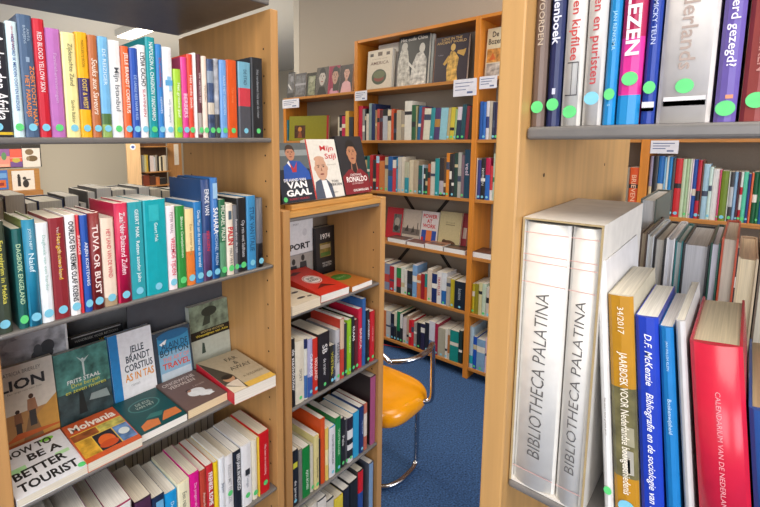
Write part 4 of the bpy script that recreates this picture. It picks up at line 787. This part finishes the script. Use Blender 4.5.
# ------------------------------------------------------------------ near right bookcase, upper shelf
GR1 = 'books on the upper shelf of the near right bookcase'
RX = RX0+.027
RU = Row('x', RX, 1.5153)
TU = [
 (529.3, 543, '6d5a50', 'taupe brown spine at the left end of the near upper shelf', dict(title='EEN TUIN VAN WOORDEN', tc='b8a894', ts=.42, tw=.6, tz=.71, stick='g', sz=.022, side='5a4a42')),
 (544.2, 558, '1c2858', 'navy spine reading woordenboek on near upper shelf', dict(title='woordenboek', tc='d8dcec', ts=.6, tw=.42, tz=.6, stick='g', sz=.024, bold=.02, marks=((.16, .19, -.2, .3, 'c8cce0'),))),
 (559, 579, 'd4d2cc', 'pale grey spine with red lettering and open book outline', dict(title='zoo en kipfilee', tc='c03c38', ts=.56, tw=.52, tz=.53, stick='g', sz=.015, hb=True, marks=((.15, .155, -.6, .6, '2c2c30'), (.31, .315, -.5, .6, '2c2c30'), (.15, .31, -.06, .0, '2c2c30'), (.15, .31, .55, .62, '2c2c30')))),
 (580.2, 600, 'cfcac4', 'light grey spine with red title ending in puristen', dict(title='Mijnen en puristen', tc='b83c40', ts=.6, tw=.62, tz=.46, stick='b', sz=.028, hb=True)),
 (600.8, 613.4, '1688c8', 'bright blue spine with small pale author capitals', dict(title='JAN RENKEMA', tc='9cd0ec', ts=.4, tw=.32, tz=.42, stick='g', sz=.031, title2='S', t2=(.09, .06))),
 (614.4, 638, 'dc2f94', 'magenta and blue spine with huge white capitals ELLEZEN', dict(title='STELLEZEN', tc='f6e8f0', ts=.62, tw=.5, tz=.53, stick='g', sz=.045, bold=.03, bands=[(0, .13, '1c8ccc'), (.38, 1, 'b01c50')])),
 (639, 653.4, '1c3c98', 'royal blue spine with tiny white author letters', dict(title='MICKY TEUN', tc='b8c4e8', ts=.36, tw=.22, tz=.43, stick='g', sz=.035, title2='VU', tc2='d83848', t2=(.73, .08), marks=((.055, .095, -.9, .9, 'd8d8dc'), (.055, .07, -.9, .9, '1c1c20')))),
 (654.4, 709.5, 'd6d1cb', 'very wide white spine reading Nederlands with black striped label', dict(title='Taal Nederlands', tc='a8968c', ts=.3, tw=.62, tz=.54, stick='g', sz=.034, hb=True, side='e6dcd8', marks=((.075, .115, -.75, .8, 'dcdcdc'), (.075, .097, -.75, .8, '1c1c20')))),
 (712, 735.5, '6b5aa8', 'violet spine with white title verkeerd gezegd', dict(title='is verkeerd gezegd?', tc='e8e4f4', ts=.58, tw=.6, tz=.42, stick='g', sz=.012, bold=.01, marks=((.09, .105, -.1, .6, 'd8906c'),))),
 (738, 770, '8a3430', 'brick red spine at the right edge of the near upper shelf', dict(title='WIJZERS UIT DE 21 WERKEN', tc='b87c74', ts=.42, tw=.6, tz=.5, stick='g', sz=.018)),
 (772, 800, '3c4c6c', 'slate blue book beyond the brick red one', {}),
]
for l, r, hx, lab, k in TU:
    k.setdefault('d', .14); RU.add(l, r, 0, hx, lab, GR1, back=random.uniform(0, .002), h=random.uniform(.212, .228), ss=.0068, gap=.0008, **k)
# slipcase with its two volumes
SZ = 1.0768
sx0 = RX0+.021; sy1 = .1825; sy0 = .1015; sh = 1.411-SZ; sd = .235
sc = thing('slipcase', 'large white cardboard slipcase holding two tall volumes at the left panel', 'slipcase', (sx0, (sy0+sy1)/2, SZ), (0, 0, -PI/2))
w = sy1-sy0; wt = .0022
bm = bmesh.new()
box(bm, -w/2, -w/2+wt, 0, sd, 0, sh); box(bm, w/2-wt, w/2, 0, sd, 0, sh)
box(bm, -w/2+wt, w/2-wt, 0, sd, 0, wt); box(bm, -w/2+wt, w/2-wt, 0, sd, sh-wt, sh); box(bm, -w/2+wt, w/2-wt, sd-wt, sd, wt, sh-wt)
obj('shell', bm, M('dcd8d0', .55), sc)
bm = bmesh.new()
for x0, x1, z0, z1 in ((-w/2, -w/2+wt, 0, sh), (w/2-wt, w/2, 0, sh), (-w/2+wt, w/2-wt, sh-wt, sh)): box(bm, x0, x1, -.0008, 0, z0, z1)
obj('edge_tape', bm, M('a8946c', .6), sc)
GS = 'slipcased volumes'
RS = Row('x', sx0, SZ)
ysp = at_x(571.5, 225, sx0).y
def zf(py, px=540): return (at_x(px, py, sx0).z-SZ)/(sh-.01)
mk = tuple((zf(p)-.0015, zf(p)+.0015, -.97, .97, 'd0a49c') for p in (237, 259, 266, 287, 478))
zt0, zt1 = zf(462), zf(296)
for i, (a, b, lab) in enumerate(((-(sy1-wt-.0006), -(ysp+.0008), 'left slipcased volume lettered BIBLIOTHECA PALATINA, wider white spine'), (-(ysp-.0008), -(sy0+wt+.0006), 'right slipcased volume lettered BIBLIOTHECA PALATINA, narrower white spine'))):
    spine_book(b-a, sh-.008, .2, 'dad8d2', lab, GS, (sx0+.0035, -(a+b)/2, SZ+wt+.0004), -PI/2, title='BIBLIOTHECA PALATINA', tc='5c5a58', ts=.3 if i == 0 else .36, tw=zt1-zt0, tz=(zt0+zt1)/2, flip=True, bold=-.008, hb=True, bulge=.005, marks=mk, shear=.12, side='d0ccc4')
# leaning row to the right of the slipcase
GR2 = 'leaning books on the lower shelf of the near right bookcase'
def lean_add(pl, pr, py, top, ang, hx, lab, d=.16, **k):
    e = math.radians(ang); a = at_x(pl, py, RX); b = at_x(pr, py, RX)
    ub0 = -a.y+(a.z-SZ)*math.tan(e); ub1 = -b.y+(b.z-SZ)*math.tan(e)
    t = (ub1-ub0)*math.cos(e)-.0008
    R = Row('x', RX, SZ); h = .2
    for _ in range(4):
        um = (ub0+ub1)/2-h*math.tan(e); h = R.height(um, top)
    hh = h/math.cos(e)-t/2*math.tan(e)*0
    cu = ub0+t/2*math.cos(e); cz = SZ+t/2*math.sin(e)+.0003
    return spine_book(t, hh, d, hx, lab, GR2, (RX, -cu, cz), -PI/2, lean=-ang, **k)
lean_add(602.2, 611.8, 450, 262, 5.2, 'dcdcda', 'white book with tiny pale title left of ochre yearbook', d=.19, title='Een kwart eeuw groene jaren', tc='9a948c', ts=.3, tw=.35, tz=.42, stick='g', sz=.04, side='e4e2e2', paper='d8d6d2')
lean_add(614.4, 639.8, 500, 297, 5.3, 'b88418', 'ochre yearbook spine 34/2017 with a photograph of a house', d=.15, title='JAARBOEK VOOR Nederlandse boekgeschiedenis', tc='f4ecd8', ts=.42, tw=.6, tz=.47, stick='b', sz=.03, title2='34/2017', t2=(.9, .11), bands=[(.24, .62, '*6a6440')], marks=((.26, .36, -.1, .7, 'b0aca0'), (.38, .46, .1, .8, 'a09a80'), (.26, .33, .2, .4, '3c3c34')), side='c8c0a8')
lean_add(641, 664.5, 500, 318.5, 5.5, '1c3cb4', 'vivid blue spine about bibliography with white italic lettering', d=.14, title='D.F. McKenzie   Bibliografie en de sociologie van teksten', tc='eef0fa', ts=.42, tw=.86, tz=.5, shear=.25)
lean_add(666, 681, 500, 328.5, 6, '1878bc', 'mid blue slim spine right of the vivid blue one', d=.14, title='Boekenwijsheid', tc='b8d8f0', ts=.36, tw=.3, tz=.62, title2='JAN WILLEM KLEIN', t2=(.88, .18))
lean_add(684, 694.5, 500, 322, 6.4, 'c4c4c4', 'plain light grey book between blue spine and crimson book', d=.17)
lean_add(698.5, 752, 500, 347, 6.8, 'c8203c', 'big crimson book with faint pale vertical lettering', d=.17, title='CALENDARIUM VAN DE NEDERLANDSE TAAL', tc='eca4ac', ts=.1, tw=.62, tz=.5, hb=True, bulge=.004, rough=.25, bold=0, side='b01c34', paper='cdbfa0')
lean_add(753.5, 790, 500, 414, 6.8, '1c4c94', 'blue lower book at the right edge beside the crimson book', d=.2, title='Stadsgezichten', tc='b8c8e4', ts=.2, tw=.5, tz=.5, hb=True, paper='b8a078')
# rear row of that shelf, fore-edges towards us
GRR = 'rear row books on the lower shelf of the near right bookcase'
RR = Row('x', RX0+.315, SZ)
for i, (l, r, t, hx, pp) in enumerate([(641, 648, 232, '5a4a40', 'b8a890'), (648.3, 655, 235, 'c8ccd0', 'd8d8d4'), (655.3, 667, 238, '2a2a2c', 'b8b4ac'), (667.3, 676, 238, 'd8d8dc', 'd4d4d8'), (676.3, 684, 241, '1c6c70', 'b8c0c0'), (684.3, 711, 244, '26282c', 'b4b4b8'),
      (711.3, 721.5, 243, '1c4c40', 'd0ccd8'), (722, 739, 238, 'b4482c', 'c0b4a4'), (740, 761, 258, 'c8b496', 'd8c8a8'), (762, 780, 256, '6a5a4c', 'd8d0bc')]):
    RR.add(l, r, t, hx, f'{cname(hx)} hardback shelved fore-edge outward, {ordn(i+1)} from left behind the leaning row', GRR, zref=1.36, rev=True, hb=True, d=.19, paper=pp)
RR2 = Row('x', RX0+.43, SZ)
RR2.add(641, 657.5, 199, '1c4c3c', 'dark green hardback with a pictured side standing behind the slipcase', GRR, zref=1.4, rev=True, hb=True, d=.2, side='54605a', paper='c8ccd0')

# ------------------------------------------------------------------ chair
ch = thing('chair', 'armchair with thick orange-yellow vinyl seat and bent chrome tube frame on blue carpet', 'chair', (1.53, 1.1, 0))
O = Vector((1.53, 1.1, 0))
def sup(cx, cy, a, b, z, n=3.2, N=48):
    out = []
    for k in range(N):
        t = 2*PI*k/N; c, s = math.cos(t), math.sin(t)
        out.append(Vector((cx+a*math.copysign(abs(c)**(2/n), c), cy+b*math.copysign(abs(s)**(2/n), s), z)))
    return out
bm = bmesh.new(); rings = []
for z, q in ((.352, .80), (.354, .9), (.362, .965), (.376, .995), (.392, 1.0), (.408, .985), (.42, .94), (.428, .85), (.432, .6), (.433, .25)):
    rings.append([bm.verts.new(v-O) for v in sup(1.53, 1.1, .19*q, .2*q, z)])
for a, b in zip(rings, rings[1:]):
    for k in range(48): f = bm.faces.new((a[k], a[(k+1) % 48], b[(k+1) % 48], b[k])); f.smooth = True
bm.faces.new(rings[0][::-1]); f = bm.faces.new(rings[-1]); f.smooth = True
obj('seat', bm, M('f0a00c', .22, 'glossy'), ch)
chrome = M('c8c8cc', .12, 'metal')
r_ = .0105
P = lambda *q: [Vector(p)-O for p in q]
for nm, y0, y1, yp in (('near', .985, 1.0, .985), ('far', 1.235, 1.22, 1.235)):
    pass
near = [(1.66, .99, .352), (1.69, .99, .34), (1.698, .989, .30), (1.698, .989, .2), (1.698, .989, .1), (1.697, .989, .04), (1.688, .987, .019), (1.668, .983, .0125), (1.638, .979, .0112), (1.59, .979, .0112), (1.552, .981, .0112), (1.498, .996, .0112), (1.472, 1.015, .0112), (1.44, 1.05, .0112), (1.425, 1.11, .0112)]
far = [(x, 2.22-y, z) for x, y, z in near]
bm = tube(bmesh.new(), spline(P(*(near+far[::-1][1:])), 5), r_)
obj('base_frame', bm, chrome, ch)
for s in (-1, 1):
    yy = 1.1+s*.222
    bm = tube(bmesh.new(), spline(P((1.60, 1.1+s*.17, .395), (1.612, 1.1+s*.205, .396), (1.622, yy, .42), (1.624, yy, .5), (1.622, yy, .6), (1.62, yy, .645), (1.604, yy+s*.004, .663), (1.54, yy+s*.026, .667), (1.46, yy+s*.028, .667), (1.40, yy+s*.01, .667), (1.35, yy-s*.03, .667)), 7), r_)
    obj('arm', bm, chrome, ch)
bm = tube(bmesh.new(), spline(P((1.35, 1.1-.192, .667), (1.342, 1.1-.12, .7), (1.342, 1.1, .71), (1.342, 1.1+.12, .7), (1.35, 1.1+.192, .667)), 6), r_)
obj('back_tube', bm, chrome, ch)
bm = bx(1.335-1.53, 1.352-1.53, -.13, .13, .55, .69, 0, .008, 3)
obj('backrest', bm, M('f0a00c', .22, 'glossy'), ch)
cd = tube(bmesh.new(), spline([(2.60, 1.84, .005), (2.63, 1.76, .005), (2.66, 1.69, .005), (2.71, 1.62, .005), (2.75, 1.55, .005)], 6), .004, 8)
tag(obj('cord', cd, M('b8202c', .5)), 'thin red cord on the carpet under the back bookcase', 'cord')

# ------------------------------------------------------------------ far end of the shop, seen through the open left bookcase
fa = thing('bookcase', 'distant bookcase of pale wood seen above the second shelf books', 'bookcase', (3.2, 7.3, 0))
def at(px, py, Y): return at_y(px, py, Y)
ya = 7.3
xa, xb = at(127.5, 165, ya).x, at(141, 165, ya).x
obj('end_panel', bx(xa-3.2, xb-3.2, 0, .03, 0, 1.95), M('d8b285', .5, 'wood'), fa)
bm = bmesh.new(); disc(bm, ((xa+xb)/2-3.2-.01, -.002, at(133, 147, ya).z), (1, 0, 0), (0, 0, 1), .05, .05)
disc(bm, ((xa+xb)/2-3.2-.01, -.003, at(133, 147, ya).z), (1, 0, 0), (0, 0, 1), .028, .022, 1)
obj('round_notice', bm, [M('dcdce8', .6), M('3c54a0', .6)], fa)
xc = at(168.5, 165, ya+.25).x; xd = at(182, 165, ya+.25).x
obj('side_panel', bx(xc-3.2, xd-3.2, .25, .28, 0, 1.95), M('b07c48', .5, 'wood'), fa)
bm = bx(at(174.5, 160, ya+.24).x-3.2, at(179, 160, ya+.24).x-3.2, .244, .249, at(176, 165, ya+.24).z, at(176, 144, ya+.24).z)
obj('pinned_notice', bm, M('dcd0c0', .6), fa)
x0, x1 = at(141.5, 165, ya+.2).x, at(168, 165, ya+.2).x
for py in (146, 171, 184.5, 205):
    z = at(155, py, ya+.2).z; obj('shelf', bx(x0-3.2, x1-3.2, .06, .245, z-.02, z), M('a87440', .5, 'woodh'), fa)
obj('back_panel', bx(x0-3.2, x1-3.2, .25, .27, 0, 1.9), M('5a3c26', .6, 'wood'), fa)
FRow = Row('y', ya+.1, at(155, 171, ya+.2).z+.0005)
fcol = ['8c8c84', 'b8b07c', 'b8982c', '2a2622', 'c4b4b0', 'c8b8b4', 'b4b4b8', '8c8478', '1e1c1e', 'd0c4a8', '34302c', 'c8b89c', 'b8b0a4']
l = 143.2
for i, hx in enumerate(fcol):
    r = l+1.82
    FRow.add(l, r, 155.5+random.uniform(-1, 1.5), hx, f'small distant {cname(hx)} spine, {ordn(i+1)} from left in the far bookcase', 'books in the far bookcase', d=.11)
    l = r
F2 = Row('y', ya+.1, at(155, 184.5, ya+.2).z+.0005)
for i, (l, r, hx) in enumerate(((143.5, 150, '7a3a26'), (150.3, 156, '4c2c20'), (156.4, 160, 'b06838'), (160.4, 166.5, '2c2826'))):
    F2.add(l, r, 175+i, hx, f'dim {cname(hx)} box-like book, {ordn(i+1)} on the lower far shelf', 'books in the far bookcase', d=.11)
# record rack at the far left
rk = thing('record_rack', 'wooden stepped record rack against the far wall at the left', 'rack', (1.9, 8.2, 0))
yr = 8.2
def rkbox(nm, pl, pr, pt, pb, Y, dep, mat):
    a = at(pl, (pt+pb)/2, Y); b = at(pr, (pt+pb)/2, Y); t = at((pl+pr)/2, pt, Y).z; z = at((pl+pr)/2, pb, Y).z
    return obj(nm, bx(a.x-1.9, b.x-1.9, Y-yr, Y-yr+dep, max(z, 0), t), mat, rk)
rkbox('lower_board', -20, 40, 169.5, 192, yr, .03, M('a9783c', .5, 'woodh'))
rkbox('step', -20, 44, 192, 208, yr-.2, .22, M('a06c34', .5, 'woodh'))
rkbox('base', -20, 43, 209, 330, yr-.18, .3, M('9a6a38', .5, 'wood'))
rkbox('upper_board', -20, 41, 141, 168, yr+.06, .03, M('26221f', .5, 'woodh'))
def record(pl, pr, pt, pb, Y, hx, label, art):
    a = at(pl, (pt+pb)/2, Y); b = at(pr, (pt+pb)/2, Y); t = at((pl+pr)/2, pt, Y).z; z = at((pl+pr)/2, pb, Y).z
    w, h = b.x-a.x, t-z
    r = thing('record_sleeve', label, 'record', ((a.x+b.x)/2, Y, z), (0, 0, 0), 'record sleeves on the far rack')
    obj('sleeve', bx(-w/2, w/2, -.004, 0, 0, h), M(hx, .4), r)
    bm = bmesh.new(); mats = []
    for n_, sh in enumerate(art):
        mats.append(M(sh[-1], .4)); y = -.005-.0006*n_
        pts = [((sh[1]-.5)*w, sh[2]*h), ((sh[3]-.5)*w, sh[2]*h), ((sh[3]-.5)*w, sh[4]*h), ((sh[1]-.5)*w, sh[4]*h)] if sh[0] == 'r' else [((sh[1]-.5)*w+sh[3]*w*math.cos(k*PI/8), sh[2]*h+sh[4]*h*math.sin(k*PI/8)) for k in range(16)]
        bm.faces.new([bm.verts.new((x, y, q)) for x, q in pts]).material_index = n_
    obj('sleeve_picture', bm, mats, r)
record(12, 34.5, 170.5, 190, yr-.003, 'd8d0c8', 'cream record sleeve with two dark dancing figures', [('e', .3, .75, .06, .08, '2c2826'), ('r', .24, .2, .38, .7, '2c2826'), ('e', .55, .6, .08, .08, '3a3430'), ('e', .6, .32, .14, .2, '2c2826'), ('r', .6, .5, .82, .56, '4a443e')])
record(-14, 8, 170.5, 190, yr-.003, '3c6cb4', 'blue record sleeve with an orange patch, left on the rack', [('r', .4, .1, .9, .5, 'c8642c'), ('r', .5, .6, .95, .85, '6c9cd0'), ('r', .6, .2, .8, .36, '8c2c24')])
record(22.3, 40, 145.5, 167, yr+.055, 'd8d0c8', 'white sleeve with brown sketched figures, top right of rack', [('e', .4, .7, .24, .14, '7a6448'), ('e', .55, .4, .3, .14, '6a5638'), ('r', 0, .88, 1, 1, '26221f'), ('e', .3, .4, .1, .1, '8c7a60')])
record(10, 22, 149, 167, yr+.055, 'd85a48', 'coral red comic sleeve beside the white one', [('r', 0, 0, 1, .3, '6c4c88'), ('e', .5, .38, .34, .14, 'b8a848'), ('r', 0, .5, 1, .52, 'f0d8d0')])
record(-2, 9.8, 149, 167, yr+.055, 'd88a7c', 'salmon and violet comic sleeve, leftmost visible on the rack', [('r', 0, .6, 1, 1, '8c5a94'), ('e', .5, .6, .22, .22, '5c8c5c'), ('r', 0, 0, .9, .16, 'e8a890')])
# lamps and added lights
def ceiling_light(label, x, y, z, w, d, st, hexc):
    t = thing('ceiling_light', label, 'lamp', (x, y, z), (0, 0, 0), 'ceiling lights')
    obj('housing', bx(-w/2-.03, w/2+.03, -d/2-.03, d/2+.03, .012, .1, 0, .004), M('d8d8d4', .5), t)
    obj('diffuser', bx(-w/2, w/2, -d/2, d/2, 0, .0115), EM(hexc, st), t)
    return t
lx = at_z(136, 34, 3.0)
ceiling_light('bright fluorescent ceiling light seen above the top row of books at left', lx.x, lx.y, 3.0, .2, .75, 9, 'fff4d8')
def area(name, loc, target, sx, sy, power, hexc):
    l = bpy.data.lights.new(name, 'AREA'); l.shape = 'RECTANGLE'; l.size = sx; l.size_y = sy; l.energy = power; l.color = lin(hexc)[:3]
    o = bpy.data.objects.new(name, l); C.objects.link(o); o.location = loc
    o.rotation_euler = (Vector(target)-Vector(loc)).to_track_quat('-Z', 'Y').to_euler(); return o
area('ceiling_lamp_light', (-.2, -.5, 3.02), (-.2, -.5, 0), 1.4, 1.4, 42, 'fff4e8')
area('ceiling_lamp_light', (2.0, .1, 3.02), (2.0, .1, 0), 1.2, 1.2, 24, 'fff0dc')
area('ceiling_lamp_light', (2.2, 5.8, 2.9), (2.2, 5.8, 0), 1.6, 2.5, 190, 'fff2dc')
area('ceiling_fill', (3.0, 6.0, 2.0), (3.0, 6.0, 4), 3, 5, 40, 'fff2dc')  # added upward light that lifts the far ceiling; no fitting hangs there
area('daylight_area', (-1.9, -2.4, 1.8), (.6, .6, 1.15), 2.4, 2.0, 98, 'f2f3fa')
area('daylight_area', (-2.1, -.3, 1.75), (.55, -.05, 1.3), 1.5, 1.6, 46, 'f2f3fa')  # added light from the left for the right bookcase spines; wall has no window
area('daylight_area', (2.1, -2.8, 1.45), (1.3, .6, 1.1), 1.4, 1.7, 62, 'f2f3fa')  # added light along the aisle, brightens the rear row tops
area('ceiling_lamp_light', (.7, 3.3, 3.02), (.7, 3.3, 0), 1.2, .6, 60, 'fff2dc')  # added light over the left bookcase's rear row, without a lamp body
w = bpy.data.worlds.new('daylight'); S.world = w; w.use_nodes = True
bg = w.node_tree.nodes['Background']; bg.inputs[0].default_value = lin('dfe8f4'); bg.inputs[1].default_value = .5
for k, v in LABELS.items():
    if len(v) > 1: print('DUP LABEL', k, v)
# ------------------------------------------------------------------ which books show, and how large
vl = bpy.context.view_layer; vl.update(); dg = bpy.context.evaluated_depsgraph_get()
from mathutils.bvhtree import BVHTree
V_, F_, W_ = [], [], []
def root(o):
    while o.parent: o = o.parent
    return o
for o in list(C.objects):
    if o.type != 'MESH': continue
    n0 = len(V_); mw = o.matrix_world; rn = root(o).name
    V_ += [mw @ v.co for v in o.data.vertices]
    for p in o.data.polygons: F_.append([n0+i for i in p.vertices]); W_.append(rn)
bvh = BVHTree.FromPolygons(V_, F_)
SEEN = {}
for j in range(1, 507, 2):
    for i in range(1, 760, 2):
        _, _, fi, _ = bvh.ray_cast(EYE, ray(i, j).normalized(), 14)
        if fi is not None: SEEN[W_[fi]] = SEEN.get(W_[fi], 0)+1
# ordinals count the spines that can be seen
for phrase, lst in ROWS.items():
    n = 0
    for l, o, cn in sorted(lst, key=lambda q: q[0]):
        if SEEN.get(o.name, 0) >= 3: n += 1; o['label'] = f'{cn} spined book, {ordn(n)} from left on {phrase}'
        else: o['label'] = f'{cn} spined book hidden on {phrase}'
# the smallest books beyond the three hundred largest become one object
allb = sorted([o for o in C.objects if o.get('category') == 'book'], key=lambda o: -SEEN.get(o.name, 0))
KEEP = 300
rest = allb[KEEP:]
bm = bmesh.new(); mats = []; mi = {}
for o in rest:
    for c in o.children_recursive:
        me = c.data; n0 = len(bm.faces); nv = len(bm.verts)
        bm.from_mesh(me); bm.verts.ensure_lookup_table(); bm.faces.ensure_lookup_table()
        for v in bm.verts[nv:]: v.co = c.matrix_world @ v.co
        for f in bm.faces[n0:]:
            mt = me.materials[f.material_index]
            if mt.name not in mi: mi[mt.name] = len(mats); mats.append(mt)
            f.material_index = mi[mt.name]
if rest:
    so = obj('distant_books', bm, mats)
    tag(so, 'the many small far-off and half hidden books filling out the shelves', 'books', None, 'stuff')
    for o in rest:
        for c in list(o.children_recursive): bpy.data.objects.remove(c)
        bpy.data.objects.remove(o)
